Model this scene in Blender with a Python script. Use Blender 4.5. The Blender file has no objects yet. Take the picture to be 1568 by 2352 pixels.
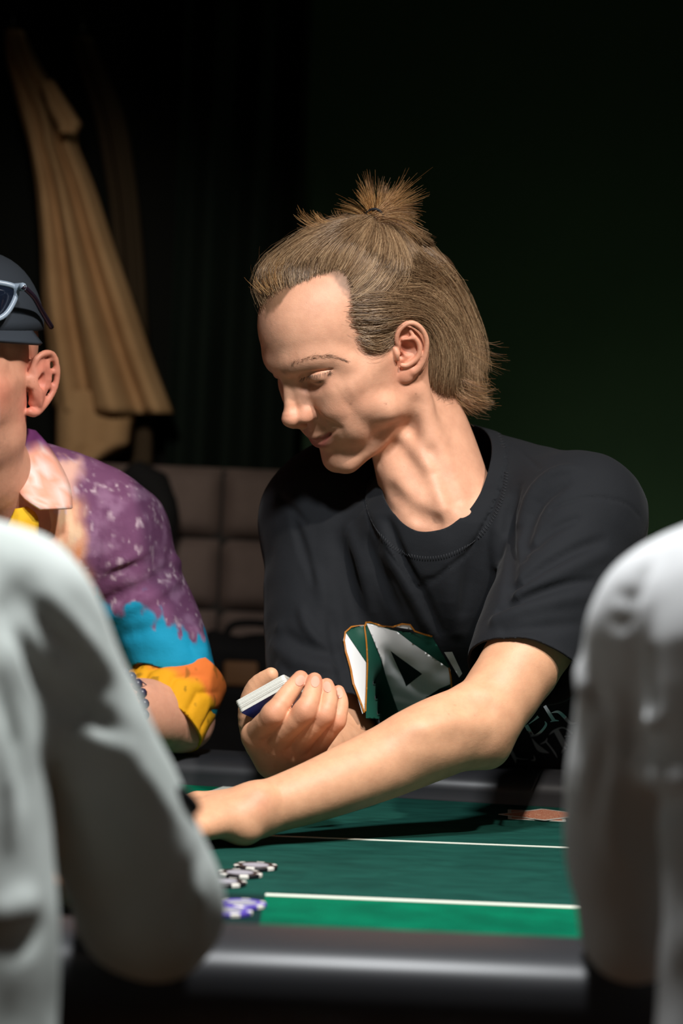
import bpy, bmesh, math, random
import numpy as np
from concurrent.futures import ThreadPoolExecutor
from mathutils import Vector, Matrix

# ------------------------------------------------------------------ camera
FPX = 5200.0                      # focal length in pixels of the 1568 x 2352 frame
CAM_Z = 1.046                     # table top is at 0.75
PITCH, ROLL = 62.0 / 5200.0, 0.040
scene = bpy.context.scene
col = scene.collection
_cp, _sp = math.cos(PITCH), math.sin(PITCH)
_cr, _sr = math.cos(ROLL), math.sin(ROLL)
_fwd = np.array([0.0, _cp, _sp]); _up0 = np.array([0.0, -_sp, _cp]); _rt0 = np.array([1.0, 0, 0])
CR = _cr * _rt0 + _sr * _up0      # camera right
CU = -_sr * _rt0 + _cr * _up0     # camera up
CF = _fwd
CC = np.array([0, 0, CAM_Z])
CAMM = np.stack([CR, CF, CU], 1)  # columns: right, forward, up

cam_d = bpy.data.cameras.new('camera'); cam = bpy.data.objects.new('camera', cam_d); col.objects.link(cam)
cam_d.sensor_fit = 'VERTICAL'; cam_d.sensor_height = 36.0; cam_d.sensor_width = 24.0
cam_d.lens = 36.0 * FPX / 2352.0
cam_d.clip_start = 0.05; cam_d.clip_end = 50
cam_d.dof.use_dof = True; cam_d.dof.focus_distance = 2.36; cam_d.dof.aperture_fstop = 5.0
m = Matrix(((CR[0], CU[0], -CF[0], CC[0]), (CR[1], CU[1], -CF[1], CC[1]), (CR[2], CU[2], -CF[2], CC[2]), (0, 0, 0, 1)))
cam.matrix_world = m
scene.camera = cam

vs = scene.view_settings
vs.view_transform = 'Standard'; vs.look = 'None'; vs.gamma = 1.0; vs.use_curve_mapping = False
vs.exposure = 0.0

def P(px, py, D):
    """world point seen at pixel (px, py) at depth D along the camera axis"""
    return CC + D * (CF + (px - 784.0) / FPX * CR - (py - 1176.0) / FPX * CU)
def ray(px, py):
    d = CF + (px - 784.0) / FPX * CR - (py - 1176.0) / FPX * CU
    return d / np.linalg.norm(d)
def PZ(px, py, z):
    """world point seen at pixel on the horizontal plane of height z"""
    d = ray(px, py); return CC + d * (z - CAM_Z) / d[2]
def proj(q):
    q = np.asarray(q, float) - CC
    D = q @ CF
    return 784 + FPX * (q @ CR) / D, 1176 - FPX * (q @ CU) / D, D

# ------------------------------------------------------------------ light
world = bpy.data.worlds.new('world'); scene.world = world; world.use_nodes = True
world.node_tree.nodes['Background'].inputs[0].default_value = (0.9, 0.95, 1.0, 1)
world.node_tree.nodes['Background'].inputs[1].default_value = 0.03

def spot(name, loc, aim, energy, color, radius, size, blend=0.4):
    d = bpy.data.lights.new(name, 'SPOT'); d.energy = energy; d.color = color
    d.shadow_soft_size = radius; d.spot_size = math.radians(size); d.spot_blend = blend
    o = bpy.data.objects.new(name, d); col.objects.link(o); o.location = loc
    v = Vector(aim) - Vector(loc); o.rotation_euler = v.to_track_quat('-Z', 'Y').to_euler()
    return o
spot('dealer_lamp_light', (0.72, 1.12, 2.58), (0.03, 2.46, 1.16), 142, (1.0, 0.93, 0.85), 0.05, 54, 0.45)
spot('table_lamp_light', (0.05, 1.50, 1.92), (0.0, 1.50, 0.75), 78, (0.95, 0.98, 1.0), 0.07, 130, 0.5)
spot('coat_lamp_light', (-0.45, 3.3, 1.95), (-0.62, 5.1, 1.30), 46, (1.0, 0.90, 0.76), 0.10, 48, 1.0)
spot('wall_lamp_light', (0.80, 4.55, 0.40), (0.80, 5.3, 1.15), 13, (0.95, 1.0, 0.75), 0.12, 120, 1.0)

# ------------------------------------------------------------------ object helpers
def link(o, parent=None):
    col.objects.link(o)
    if parent is not None: o.parent = parent
    return o
def tag(o, label=None, cat=None, group=None, kind=None):
    if label: o['label'] = label
    if cat: o['category'] = cat
    if group: o['group'] = group
    if kind: o['kind'] = kind
    return o
def empty(name, loc=(0, 0, 0)):
    o = bpy.data.objects.new(name, None); o.empty_display_size = 0.05; o.location = Vector(loc); return link(o)
def mesh_obj(name, V, F, mat=None, parent=None, smooth=True, attrs=None):
    """V in world coordinates; parents are unrotated, so subtract their location"""
    V = np.asarray(V, np.float32)
    if parent is not None:
        off = np.zeros(3); q = parent
        while q is not None:
            off += np.array(q.location); q = q.parent
        V = V - off.astype(np.float32)
    me = bpy.data.meshes.new(name)
    if isinstance(F, np.ndarray) and F.ndim == 2:
        n, s = F.shape
        me.vertices.add(len(V)); me.vertices.foreach_set('co', V.ravel())
        me.loops.add(n * s); me.loops.foreach_set('vertex_index', F.astype(np.int32).ravel())
        me.polygons.add(n); me.polygons.foreach_set('loop_start', np.arange(0, n * s, s, dtype=np.int32))
        me.polygons.foreach_set('loop_total', np.full(n, s, np.int32))
        me.update(calc_edges=True)
    else:
        me.from_pydata([tuple(map(float, v)) for v in V], [], [tuple(map(int, f)) for f in F]); me.update()
    if attrs:
        for k, a in attrs.items():
            a = np.asarray(a, np.float32)
            if a.ndim == 1:
                at = me.attributes.new(k, 'FLOAT', 'POINT'); at.data.foreach_set('value', a)
            else:
                at = me.attributes.new(k, 'FLOAT_COLOR', 'POINT')
                at.data.foreach_set('color', np.c_[a, np.ones(len(a))].astype(np.float32).ravel())
    me.validate()
    if smooth: me.polygons.foreach_set('use_smooth', np.ones(len(me.polygons), bool))
    if mat is not None: me.materials.append(mat)
    return link(bpy.data.objects.new(name, me), parent)
def mod_solidify(o, t, offset=-1):
    md = o.modifiers.new('thickness', 'SOLIDIFY'); md.thickness = t; md.offset = offset; return md
def mod_bevel(o, w, seg=2):
    md = o.modifiers.new('bevel', 'BEVEL'); md.width = w; md.segments = seg; md.limit_method = 'ANGLE'; return md
def box_vf(c, half, R=None):
    c = np.asarray(c, float); h = np.asarray(half, float)
    s = np.array([[-1,-1,-1],[1,-1,-1],[1,1,-1],[-1,1,-1],[-1,-1,1],[1,-1,1],[1,1,1],[-1,1,1]], float) * h
    if R is not None: s = s @ np.asarray(R).T
    return c + s, [(0,3,2,1),(4,5,6,7),(0,1,5,4),(1,2,6,5),(2,3,7,6),(3,0,4,7)]
def join_vf(parts):
    V, F, n = [], [], 0
    for v, f in parts:
        V.append(np.asarray(v, float)); F += [tuple(int(i) + n for i in q) for q in f]; n += len(v)
    return np.concatenate(V), F
def tube_vf(pts, r, sides=8, caps=True, closed=False, flat=1.0, upref=None):
    pts = np.asarray(pts, float); n = len(pts); r = np.broadcast_to(np.asarray(r, float), (n,))
    T = np.gradient(pts, axis=0)
    if closed: T = np.roll(pts, -1, 0) - np.roll(pts, 1, 0)
    T /= np.linalg.norm(T, axis=1)[:, None] + 1e-12
    u = np.array([0.0, 0, 1]) if upref is None else np.asarray(upref, float)
    if abs(T[0] @ u) > 0.95 and upref is None: u = np.array([1.0, 0, 0])
    V = []
    a = np.arange(sides) * 2 * math.pi / sides
    for i in range(n):
        u = u - T[i] * (u @ T[i]); u /= np.linalg.norm(u) + 1e-12
        w = np.cross(T[i], u)
        V.append(pts[i] + r[i] * (np.cos(a)[:, None] * u * flat + np.sin(a)[:, None] * w))
    V = np.concatenate(V); F = []
    for i in range(n if closed else n - 1):
        j = (i + 1) % n
        for k in range(sides):
            l = (k + 1) % sides
            F.append((i * sides + k, i * sides + l, j * sides + l, j * sides + k))
    if caps and not closed:
        F.append(tuple(range(sides))[::-1]); F.append(tuple((n - 1) * sides + k for k in range(sides)))
    return V, F
def catmull(pts, n):
    pts = np.asarray(pts, float); m = len(pts)
    t = np.linspace(0, m - 1, n); i = np.clip(t.astype(int), 0, m - 2); f = (t - i)[:, None]
    p = lambda k: pts[np.clip(k, 0, m - 1)]
    a, b, c, d = p(i - 1), p(i), p(i + 1), p(i + 2)
    return 0.5 * (2 * b + (c - a) * f + (2 * a - 5 * b + 4 * c - d) * f**2 + (3 * b - a - 3 * c + d) * f**3)

# ------------------------------------------------------------------ signed distance sculpting
BIG = 0.045
SLACK = [BIG]
def n3(q): return np.sqrt(q[:, 0] * q[:, 0] + q[:, 1] * q[:, 1] + q[:, 2] * q[:, 2])
class SDF:
    def __init__(s): s.ops = []
    def add(s, fn, lo, hi, k=0.0, op='u'):
        s.ops.append((fn, np.asarray(lo, float), np.asarray(hi, float), k, op)); return s
    def copy(s):
        c = SDF(); c.ops = list(s.ops); return c
    def __call__(s, p):
        p = np.asarray(p, np.float32)
        d = np.full(len(p), BIG, np.float32)
        if len(p) == 0: return d
        plo, phi = p.min(0), p.max(0)
        for fn, lo, hi, k, op in s.ops:
            M = max(SLACK[0], k + 0.006) if op == 'u' else k + 0.002
            if (plo > hi + M).any() or (phi < lo - M).any(): continue
            if len(p) > 64:
                l, u = lo - M, hi + M
                if (plo >= l).all() and (phi <= u).all(): mk = slice(None); q = p; a = d
                else:
                    mk = np.flatnonzero((p[:, 0] >= l[0]) & (p[:, 0] <= u[0]) & (p[:, 1] >= l[1]) & (p[:, 1] <= u[1]) & (p[:, 2] >= l[2]) & (p[:, 2] <= u[2]))
                    if len(mk) == 0: continue
                    q = p[mk]; a = d[mk]
            else:
                mk = slice(None); q = p; a = d
            b = fn(q)
            if op == 's': b = -b
            if op == 'u':
                r = np.minimum(a, b)
                if k > 0: h = np.maximum(k - np.abs(a - b), 0) / k; r = r - h * h * k * 0.25
            elif op == 's':           # smooth subtraction  max(a, -b)
                r = np.maximum(a, b)
                if k > 0: h = np.maximum(k - np.abs(a - b), 0) / k; r = r + h * h * k * 0.25
            elif op == 'd':           # displacement: fn returns amount to push the surface out
                r = a - b
            d[mk] = np.minimum(r, BIG)
        return d
    def grad(s, p, e=4e-4):
        g = np.zeros_like(p)
        for i in range(3):
            o = np.zeros(3); o[i] = e
            g[:, i] = s(p + o) - s(p - o)
        n = np.linalg.norm(g, axis=1)[:, None]
        return g / np.maximum(n, 1e-9)
    # primitives (world metres)
    def cone(s, a, b, ra, rb, k=0.0, op='u'):
        a, b = np.asarray(a, np.float32), np.asarray(b, np.float32); ba = b - a; L2 = ba @ ba; ra, rb = np.float32(ra), np.float32(rb)
        def fn(p):
            t = np.clip((p - a) @ (ba / L2), np.float32(0), np.float32(1))
            return n3(p - a - t[:, None] * ba) - (ra + (rb - ra) * t)
        r = max(ra, rb)
        return s.add(fn, np.minimum(a, b) - r, np.maximum(a, b) + r, k, op)
    def chain(s, pts, rs, k=0.004, op='u', n=0):
        """tapered tube through points, one primitive"""
        pts = np.asarray(pts, float); rs = np.asarray(rs, float)
        if n:
            q = catmull(np.c_[pts, rs], n); pts, rs = q[:, :3], q[:, 3]
        pts = pts.astype(np.float32); rs = rs.astype(np.float32)
        tau = 0.2 * np.linalg.norm(np.diff(pts, axis=0), axis=1).mean() if n and rs.max() > 0.025 else np.float32(0)
        def fn(p):
            ds = []
            seg = range(len(pts) - 1)
            if len(pts) > 3 and len(p) > 200:           # leave out segments that cannot be nearest in this cloud of points
                lo, hi = p.min(0), p.max(0); c = (lo + hi) / 2; R = np.linalg.norm(hi - lo) / 2
                a = pts[:-1]; ba = pts[1:] - a
                t = np.clip(((c - a) * ba).sum(1) / ((ba * ba).sum(1) + 1e-15), 0, 1)
                dc = np.linalg.norm(c - a - t[:, None] * ba, axis=1)
                up = (dc + R - np.minimum(rs[:-1], rs[1:])).min() + 8 * tau
                seg = np.flatnonzero(dc - R - np.maximum(rs[:-1], rs[1:]) <= up)
            for i in seg:
                ba = pts[i + 1] - pts[i]
                t = np.clip((p - pts[i]) @ (ba / (ba @ ba + np.float32(1e-12))), np.float32(0), np.float32(1))
                ds.append(n3(p - pts[i] - t[:, None] * ba) - (rs[i] + (rs[i + 1] - rs[i]) * t))
            if not tau:
                d = ds[0]
                for v in ds[1:]: d = np.minimum(d, v)
                return d
            ds = np.array(ds); w = np.exp(-(ds - ds.min(0)) / tau)
            return (w * ds).sum(0) / w.sum(0)
        r = rs.max()
        return s.add(fn, pts.min(0) - r, pts.max(0) + r, k, op)
    def ell(s, c, r, M=None, k=0.0, op='u'):
        c = np.asarray(c, np.float32); r = np.asarray(r, np.float32); M = np.eye(3, dtype=np.float32) if M is None else np.asarray(M, np.float32)
        def fn(p):
            q = (p - c) @ M / r
            n = n3(q) + np.float32(1e-9)
            g = n3(q / r) + np.float32(1e-9)
            return n * (n - 1) / g
        e = np.abs(M) @ r
        return s.add(fn, c - e, c + e, k, op)
    def box(s, c, half, M=None, rad=0.0, k=0.0, op='u'):
        c = np.asarray(c, np.float32); half = (np.asarray(half, float) - rad).astype(np.float32); M = np.eye(3, dtype=np.float32) if M is None else np.asarray(M, np.float32)
        def fn(p):
            q = np.abs((p - c) @ M) - half
            return np.linalg.norm(np.maximum(q, 0), axis=1) + np.minimum(q.max(1), 0) - rad
        e = np.abs(M) @ (half + rad)
        return s.add(fn, c - e, c + e, k, op)
    def bump(s, pts, r, amp):
        """ridge (amp > 0) or crease (amp < 0) along a polyline: gaussian push"""
        pts = np.asarray(pts, np.float32); r = np.broadcast_to(np.asarray(r, np.float32), (len(pts),))
        amp = np.broadcast_to(np.asarray(amp, np.float32), (len(pts),))
        R = r.max() * 2.2
        def fn(p):
            best = np.zeros(len(p), np.float32)
            for i in range(max(1, len(pts) - 1)):
                a = pts[i]; b = pts[min(i + 1, len(pts) - 1)]; ba = b - a; L2 = ba @ ba + 1e-12
                t = np.clip((p - a) @ (ba / L2), np.float32(0), np.float32(1))
                j = min(i + 1, len(pts) - 1)
                d2 = ((p - a - t[:, None] * ba)**2).sum(1) / (r[i] + (r[j] - r[i]) * t)**2
                v = (amp[i] + (amp[j] - amp[i]) * t) * np.exp(d2 * np.float32(-1.6))
                best = np.where(np.abs(v) > np.abs(best), v, best)
            return best
        return s.add(fn, pts.min(0) - R, pts.max(0) + R, 0.0, 'd')

def march(sdf, px, py, t0=0.8, t1=6.0, off=0.0, it=220):
    """hit points of camera rays through pixels; nan where nothing is hit"""
    px = np.atleast_1d(np.asarray(px, float)); py = np.atleast_1d(np.asarray(py, float))
    d = CF + ((px - 784) / FPX)[:, None] * CR - ((py - 1176) / FPX)[:, None] * CU
    d /= np.linalg.norm(d, axis=1)[:, None]
    t = np.full(len(px), t0)
    act = np.ones(len(px), bool)
    for _ in range(it):
        i = np.flatnonzero(act)
        if len(i) == 0: break
        v = sdf(CC + d[i] * t[i, None]) - off
        t[i] += np.clip(v * 0.8, -0.02, 0.04)
        act[i] = (np.abs(v) > 5e-5) & (t[i] < t1)
    out = CC + d * t[:, None]
    out[(t >= t1) | (np.abs(sdf(out) - off) > 1.5e-3)] = np.nan
    return out
def trace(sdf, pix, n=None, off=0.0, t0=0.8):
    pix = np.asarray(pix, float)
    if n: pix = catmull(pix, n)
    q = march(sdf, pix[:, 0], pix[:, 1], off=off, t0=t0)
    return q[~np.isnan(q[:, 0])]

def isosurface(sdf, lo, hi, h, keep=None, proj_it=1):
    """sparse surface nets; returns vertices and quads"""
    lo = np.asarray(lo, float); hi = np.asarray(hi, float)
    B = 8; H = B * h
    nb = np.maximum(np.ceil((hi - lo) / H).astype(int), 1)
    g = np.stack(np.meshgrid(*[np.arange(n) for n in nb], indexing='ij'), -1).reshape(-1, 3)
    ctr = lo + (g + 0.5) * H
    dv = np.concatenate([sdf(c) for c in np.array_split(ctr, max(1, len(ctr) // 4096))])
    m = np.abs(dv) < min(H * 0.95, BIG * 0.98)
    if keep is not None: m &= keep(ctr, H)
    g = g[m]
    mort = np.zeros(len(g), np.int64)
    for b in range(10):
        for c in range(3): mort |= ((g[:, c].astype(np.int64) >> b) & 1) << (3 * b + c)
    g = g[np.argsort(mort)]
    SLACK[0] = 0.034
    s = np.arange(B + 1)
    loc = np.stack(np.meshgrid(s, s, s, indexing='ij'), -1)           # 9,9,9,3
    NX, NY = int(nb[0] * B + 2), int(nb[1] * B + 2)
    keyf = lambda c: (c[..., 0] + 1) + NX * ((c[..., 1] + 1) + NY * (c[..., 2] + 1).astype(np.int64))
    Vs, Ks, Q = [], [], []
    def work(blk):
        Vs, Ks, Q = [], [], []
        if len(blk) == 0: return Vs, Ks, Q
        idx = blk[:, None, None, None, :] * B + loc[None]
        pts = lo + idx * h
        d = sdf(pts.reshape(-1, 3)).reshape(idx.shape[:4])
        ins = d < 0
        # cells
        num = np.zeros((len(blk), B, B, B, 3)); cnt = np.zeros((len(blk), B, B, B))
        cs = [(i, j, k) for i in (0, 1) for j in (0, 1) for k in (0, 1)]
        sl = lambda o: (slice(None), slice(o[0], o[0] + B), slice(o[1], o[1] + B), slice(o[2], o[2] + B))
        for a in cs:
            for ax in range(3):
                if a[ax]: continue
                b = list(a); b[ax] = 1; b = tuple(b)
                da, db = d[sl(a)], d[sl(b)]
                cr = (da < 0) != (db < 0)
                t = np.where(cr, da / np.where(cr, da - db, 1), 0)
                for c in range(3):
                    num[..., c] += np.where(cr, a[c] + (t if c == ax else 0), 0)
                cnt += cr
        hit = cnt > 0
        if not hit.any(): return Vs, Ks, Q
        cell = idx[:, :B, :B, :B][hit]
        Vs.append(lo + (cell + num[hit] / cnt[hit][:, None]) * h); Ks.append(keyf(cell))
        for ax in range(3):
            o = [0, 0, 0]; o[ax] = 1
            da = ins[:, :B, :B, :B]; db = ins[sl(o)]
            cr = da != db
            c = idx[:, :B, :B, :B][cr]
            fl = da[cr]
            u, w = (ax + 1) % 3, (ax + 2) % 3
            eu = np.zeros(3, int); eu[u] = 1; ew = np.zeros(3, int); ew[w] = 1
            q = np.stack([keyf(c - eu - ew), keyf(c - ew), keyf(c), keyf(c - eu)], 1)
            q[~fl] = q[~fl][:, ::-1]
            Q.append(q)
        return Vs, Ks, Q
    with ThreadPoolExecutor(2) as ex:
        for a, b, c in ex.map(work, np.array_split(g, max(1, len(g) // 64 + 1))):
            Vs += a; Ks += b; Q += c
    V = np.concatenate(Vs); K = np.concatenate(Ks); Q = np.concatenate(Q)
    o = np.argsort(K); Ks = K[o]
    p = np.clip(np.searchsorted(Ks, Q), 0, len(Ks) - 1)
    ok = (Ks[p] == Q).all(1)
    F = o[p[ok]]
    for _ in range(proj_it):
        def push(c):
            q = V[c]; e = 5e-4; d = sdf(q)
            g = np.stack([sdf(q + o) - d for o in np.eye(3) * e], 1); g /= np.maximum(n3(g), 1e-9)[:, None]
            return q - g * np.clip(d, -h, h)[:, None]
        with ThreadPoolExecutor(2) as ex:
            V = np.concatenate(list(ex.map(push, np.array_split(np.arange(len(V)), max(1, len(V) // 3000)))))
    SLACK[0] = BIG
    return V, F
def compact(V, F, *att):
    u, inv = np.unique(F, return_inverse=True)
    return (V[u], inv.reshape(F.shape)) + tuple(a[u] for a in att)
def tris(F): return np.concatenate([F[:, [0, 1, 2]], F[:, [0, 2, 3]]])
def clip_mesh(V, T, g):
    """keep the part of a triangle mesh where g >= 0, cutting triangles exactly"""
    s = g >= 0; n = s[T].sum(1)
    keep = [T[n == 3]]; newV = []; base = len(V); cache = {}
    def cut(a, b):
        k = (a, b) if a < b else (b, a)
        if k not in cache:
            t = g[k[0]] / (g[k[0]] - g[k[1]]); newV.append(V[k[0]] + t * (V[k[1]] - V[k[0]])); cache[k] = base + len(newV) - 1
        return cache[k]
    extra = []
    for tri in T[(n == 1) | (n == 2)]:
        out = []
        for i in range(3):
            a, b = int(tri[i]), int(tri[(i + 1) % 3])
            if s[a]: out.append(a)
            if s[a] != s[b]: out.append(cut(a, b))
        extra += [(out[0], out[i], out[i + 1]) for i in range(1, len(out) - 1)]
    if extra: keep.append(np.array(extra))
    V2 = np.concatenate([V, np.array(newV).reshape(-1, 3)]); T2 = np.concatenate(keep)
    return compact(V2, T2)
def vnoise(p, scale, seed=0):
    """smooth value noise 0..1 on points"""
    p = np.asarray(p, float) * scale + seed * 17.31
    i = np.floor(p).astype(np.int64); f = p - i; f = f * f * (3 - 2 * f); r = 0
    def hsh(a, b, c):
        n = (a * 73856093) ^ (b * 19349663) ^ (c * 83492791); n = (n ^ (n >> 13)) * 1274126177 & 0x7fffffff
        return ((n ^ (n >> 16)) & 0xffff) / 65535.0
    for a in (0, 1):
        for b in (0, 1):
            for c in (0, 1):
                w = (f[:, 0] if a else 1 - f[:, 0]) * (f[:, 1] if b else 1 - f[:, 1]) * (f[:, 2] if c else 1 - f[:, 2])
                r = r + w * hsh(i[:, 0] + a, i[:, 1] + b, i[:, 2] + c)
    return r
def fbm(p, scale, seed=0, oct=3):
    r = 0; a = 0.5; t = 0
    for o in range(oct): r = r + a * vnoise(p, scale * 2**o, seed + o); t += a; a *= 0.5
    return r / t
def sstep(a, b, x):
    t = np.clip((x - a) / (b - a), 0, 1); return t * t * (3 - 2 * t)

# ------------------------------------------------------------------ materials
def mat(name, color=(0.5, 0.5, 0.5), rough=0.6, spec=0.5, **kw):
    m = bpy.data.materials.new(name); m.use_nodes = True
    b = m.node_tree.nodes['Principled BSDF']
    b.inputs['Base Color'].default_value = (*color, 1); b.inputs['Roughness'].default_value = rough
    b.inputs['Specular IOR Level'].default_value = spec
    for k, v in kw.items(): b.inputs[k].default_value = v
    return m
class N:
    """tiny node helper"""
    def __init__(s, m): s.m = m; s.t = m.node_tree; s.b = s.t.nodes['Principled BSDF']
    def new(s, typ, **kw):
        n = s.t.nodes.new(typ)
        for k, v in kw.items():
            if k.startswith('i_'): n.inputs[k[2:].replace('_', ' ')].default_value = v
            else: setattr(n, k, v)
        return n
    def link(s, a, b): s.t.links.new(a, b)
    def coord(s, out='Object'): return s.new('ShaderNodeTexCoord').outputs[out]
    def noise(s, scale, detail=4, rough=0.55, vec=None, dist=0.0):
        n = s.new('ShaderNodeTexNoise'); n.inputs['Scale'].default_value = scale; n.inputs['Detail'].default_value = detail
        n.inputs['Roughness'].default_value = rough; n.inputs['Distortion'].default_value = dist
        s.link(vec if vec is not None else s.coord(), n.inputs['Vector']); return n.outputs['Fac']
    def ramp(s, fac, stops, interp='LINEAR'):
        n = s.new('ShaderNodeValToRGB'); n.color_ramp.interpolation = interp
        e = n.color_ramp.elements
        while len(e) > 1: e.remove(e[-1])
        e[0].position = stops[0][0]; e[0].color = (*stops[0][1], 1)
        for p, c in stops[1:]:
            q = e.new(p); q.color = (*c, 1)
        s.link(fac, n.inputs['Fac']); return n.outputs['Color']
    def mix(s, fac, a, b, mode='MIX'):
        n = s.new('ShaderNodeMix', data_type='RGBA', blend_type=mode)
        for v, sock in ((fac, n.inputs[0]), (a, n.inputs[6]), (b, n.inputs[7])):
            if hasattr(v, 'is_linked'): s.link(v, sock)
            else: sock.default_value = v if not isinstance(v, tuple) else (*v, 1)[:4]
        return n.outputs[2]
    def math(s, op, a, b=0.0):
        n = s.new('ShaderNodeMath', operation=op)
        for v, sock in ((a, n.inputs[0]), (b, n.inputs[1])):
            if hasattr(v, 'is_linked'): s.link(v, sock)
            else: sock.default_value = v
        return n.outputs[0]
    def attr(s, name, out='Fac'):
        n = s.new('ShaderNodeAttribute', attribute_name=name); return n.outputs[out]
    def bump(s, h, strength=0.3, dist=0.001, prev=None):
        n = s.new('ShaderNodeBump'); n.inputs['Strength'].default_value = strength; n.inputs['Distance'].default_value = dist
        s.link(h, n.inputs['Height'])
        if prev is not None: s.link(prev, n.inputs['Normal'])
        s.link(n.outputs[0], s.b.inputs['Normal']); return n.outputs[0]
    def color(s, c): s.link(c, s.b.inputs['Base Color'])
def srgb(r, g, b):
    f = lambda c: (c / 255 / 12.92) if c / 255 <= 0.04045 else ((c / 255 + 0.055) / 1.055)**2.4
    return (f(r), f(g), f(b))
HQ = 1.0
# ------------------------------------------------------------------ room
def grid_mesh(name, x0, x1, y0, y1, z, m): return mesh_obj(name, [(x0, y0, z), (x1, y0, z), (x1, y1, z), (x0, y1, z)], [(0, 1, 2, 3)], m, smooth=False)
WALLY = 5.30
m_floor = mat('warm oak floor', (0.36, 0.17, 0.07), 0.45, 0.4)
n = N(m_floor); v = n.new('ShaderNodeMapping'); n.link(n.coord(), v.inputs[0]); v.inputs['Scale'].default_value = (1, 9, 1)
n.color(n.ramp(n.noise(3.0, 6, .6, v.outputs[0]), [(0.3, (0.22, 0.10, 0.035)), (0.7, (0.40, 0.20, 0.085))]))
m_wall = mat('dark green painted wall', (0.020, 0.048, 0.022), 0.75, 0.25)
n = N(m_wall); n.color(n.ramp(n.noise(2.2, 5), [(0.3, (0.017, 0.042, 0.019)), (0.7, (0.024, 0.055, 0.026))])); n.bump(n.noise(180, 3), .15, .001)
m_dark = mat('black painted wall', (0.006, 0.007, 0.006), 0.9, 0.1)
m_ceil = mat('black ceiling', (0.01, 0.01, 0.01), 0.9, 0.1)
X0, X1, Y0, Y1, ZT = -3.2, 3.2, -1.2, WALLY, 3.2
def slab(name, c, half, m, kind='structure'):
    o = mesh_obj(name, *box_vf(c, half), m, smooth=False); tag(o, kind=kind); return o
o = slab('floor', ((X0 + X1) / 2, (Y0 + Y1) / 2, -0.05), ((X1 - X0) / 2, (Y1 - Y0) / 2, .05), m_floor); tag(o, 'warm brown wooden floor seen under the table', 'floor')
o = slab('ceiling', ((X0 + X1) / 2, (Y0 + Y1) / 2, ZT + .05), ((X1 - X0) / 2, (Y1 - Y0) / 2, .05), m_ceil); tag(o, 'black ceiling above the card table', 'ceiling')
o = slab('wall_back', (0, Y1 + .05, ZT / 2), ((X1 - X0) / 2, .05, ZT / 2), m_wall); tag(o, 'dark green wall behind the players', 'wall')
o = slab('wall_left', (X0 - .05, (Y0 + Y1) / 2, ZT / 2), (.05, (Y1 - Y0) / 2, ZT / 2), m_dark); tag(o, 'black wall at the coat side of the room', 'wall')
o = slab('wall_right', (X1 + .05, (Y0 + Y1) / 2, ZT / 2), (.05, (Y1 - Y0) / 2, ZT / 2), m_dark); tag(o, 'black wall at the far side of the green wall', 'wall')
o = slab('wall_front', (0, Y0 - .05, ZT / 2), ((X1 - X0) / 2, .05, ZT / 2), m_dark); tag(o, 'black wall facing the bench', 'wall')

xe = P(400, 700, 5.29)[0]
o = slab('added_dark_panel', ((X0 + xe) / 2, Y1 - .008, ZT / 2), ((xe - X0) / 2, .0075, ZT / 2), m_dark); tag(o, 'added black panel that keeps the back wall dark behind the coats', 'panel')  # added black sheet standing in for unlit green wall around the coats
# dark green curtain panel that hangs between the coats and the bench wall
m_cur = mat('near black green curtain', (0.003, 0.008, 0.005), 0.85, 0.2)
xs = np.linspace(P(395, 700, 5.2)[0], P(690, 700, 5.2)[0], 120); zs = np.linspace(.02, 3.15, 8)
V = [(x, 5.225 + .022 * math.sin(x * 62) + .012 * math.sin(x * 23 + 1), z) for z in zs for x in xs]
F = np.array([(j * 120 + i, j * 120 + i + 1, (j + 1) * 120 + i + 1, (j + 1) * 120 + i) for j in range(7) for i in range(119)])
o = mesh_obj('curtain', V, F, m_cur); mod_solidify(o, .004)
tag(o, 'near-black green pleated curtain hanging behind the bench', 'curtain')

# ------------------------------------------------------------------ banquette with square tufted panels
m_ben = mat('taupe upholstery', (0.150, 0.118, 0.102), 0.8, 0.3)
n = N(m_ben); n.color(n.ramp(n.noise(9, 5), [(0.3, (0.120, 0.088, 0.080)), (0.7, (0.165, 0.122, 0.110))])); n.bump(n.noise(420, 2), .25, .0006)
m_bend = mat('dark bench core', (0.03, 0.027, 0.026), 0.9, 0.2)
BD = 5.0
bx0, bx1 = P(150, 1300, BD)[0], P(1130, 1300, BD)[0]
ztop = P(500, 1072, BD)[2]; step = .158
bench = empty('banquette', ((bx0 + bx1) / 2, BD + .1, 0)); tag(bench, 'taupe banquette with square padded back panels', 'bench')
o = mesh_obj('back_core', *box_vf(((bx0 + bx1) / 2, BD + .115, ztop / 2 - .005), ((bx1 - bx0) / 2, .075, ztop / 2 - .005)), m_bend, bench, smooth=False)
def pillow_vf(w, h, d, nx=10):
    u = np.linspace(-1, 1, nx); V = []; F = []
    for b in u:
        for a in u:
            e = (1 - abs(a)**5) * (1 - abs(b)**5)
            V.append((a * w / 2, -d * e**.45, b * h / 2))
    for j in range(nx - 1):
        for i in range(nx - 1): F.append((j * nx + i, j * nx + i + 1, (j + 1) * nx + i + 1, (j + 1) * nx + i))
    return np.array(V), np.array(F)
pv, pf = pillow_vf(step * .985, step * .985, .045)
xv = P(502, 1300, BD)[0]
me0 = None
for r in range(5):
    for c in range(-6, 8):
        cx = xv + (c + .5) * step; cz = ztop - (r + .5) * step
        if cx < bx0 or cx > bx1: continue
        if me0 is None:
            o = mesh_obj('panel', pv + np.array([cx, BD + .045, cz]) - np.array([cx, BD + .045, cz]), pf, m_ben); me0 = o.data; o.parent = bench
        else:
            o = bpy.data.objects.new('panel', me0); link(o, bench)
        o.location = Vector((cx, BD + .045, cz)) - bench.location
zs_ = ztop - 5 * step + .09
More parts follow.
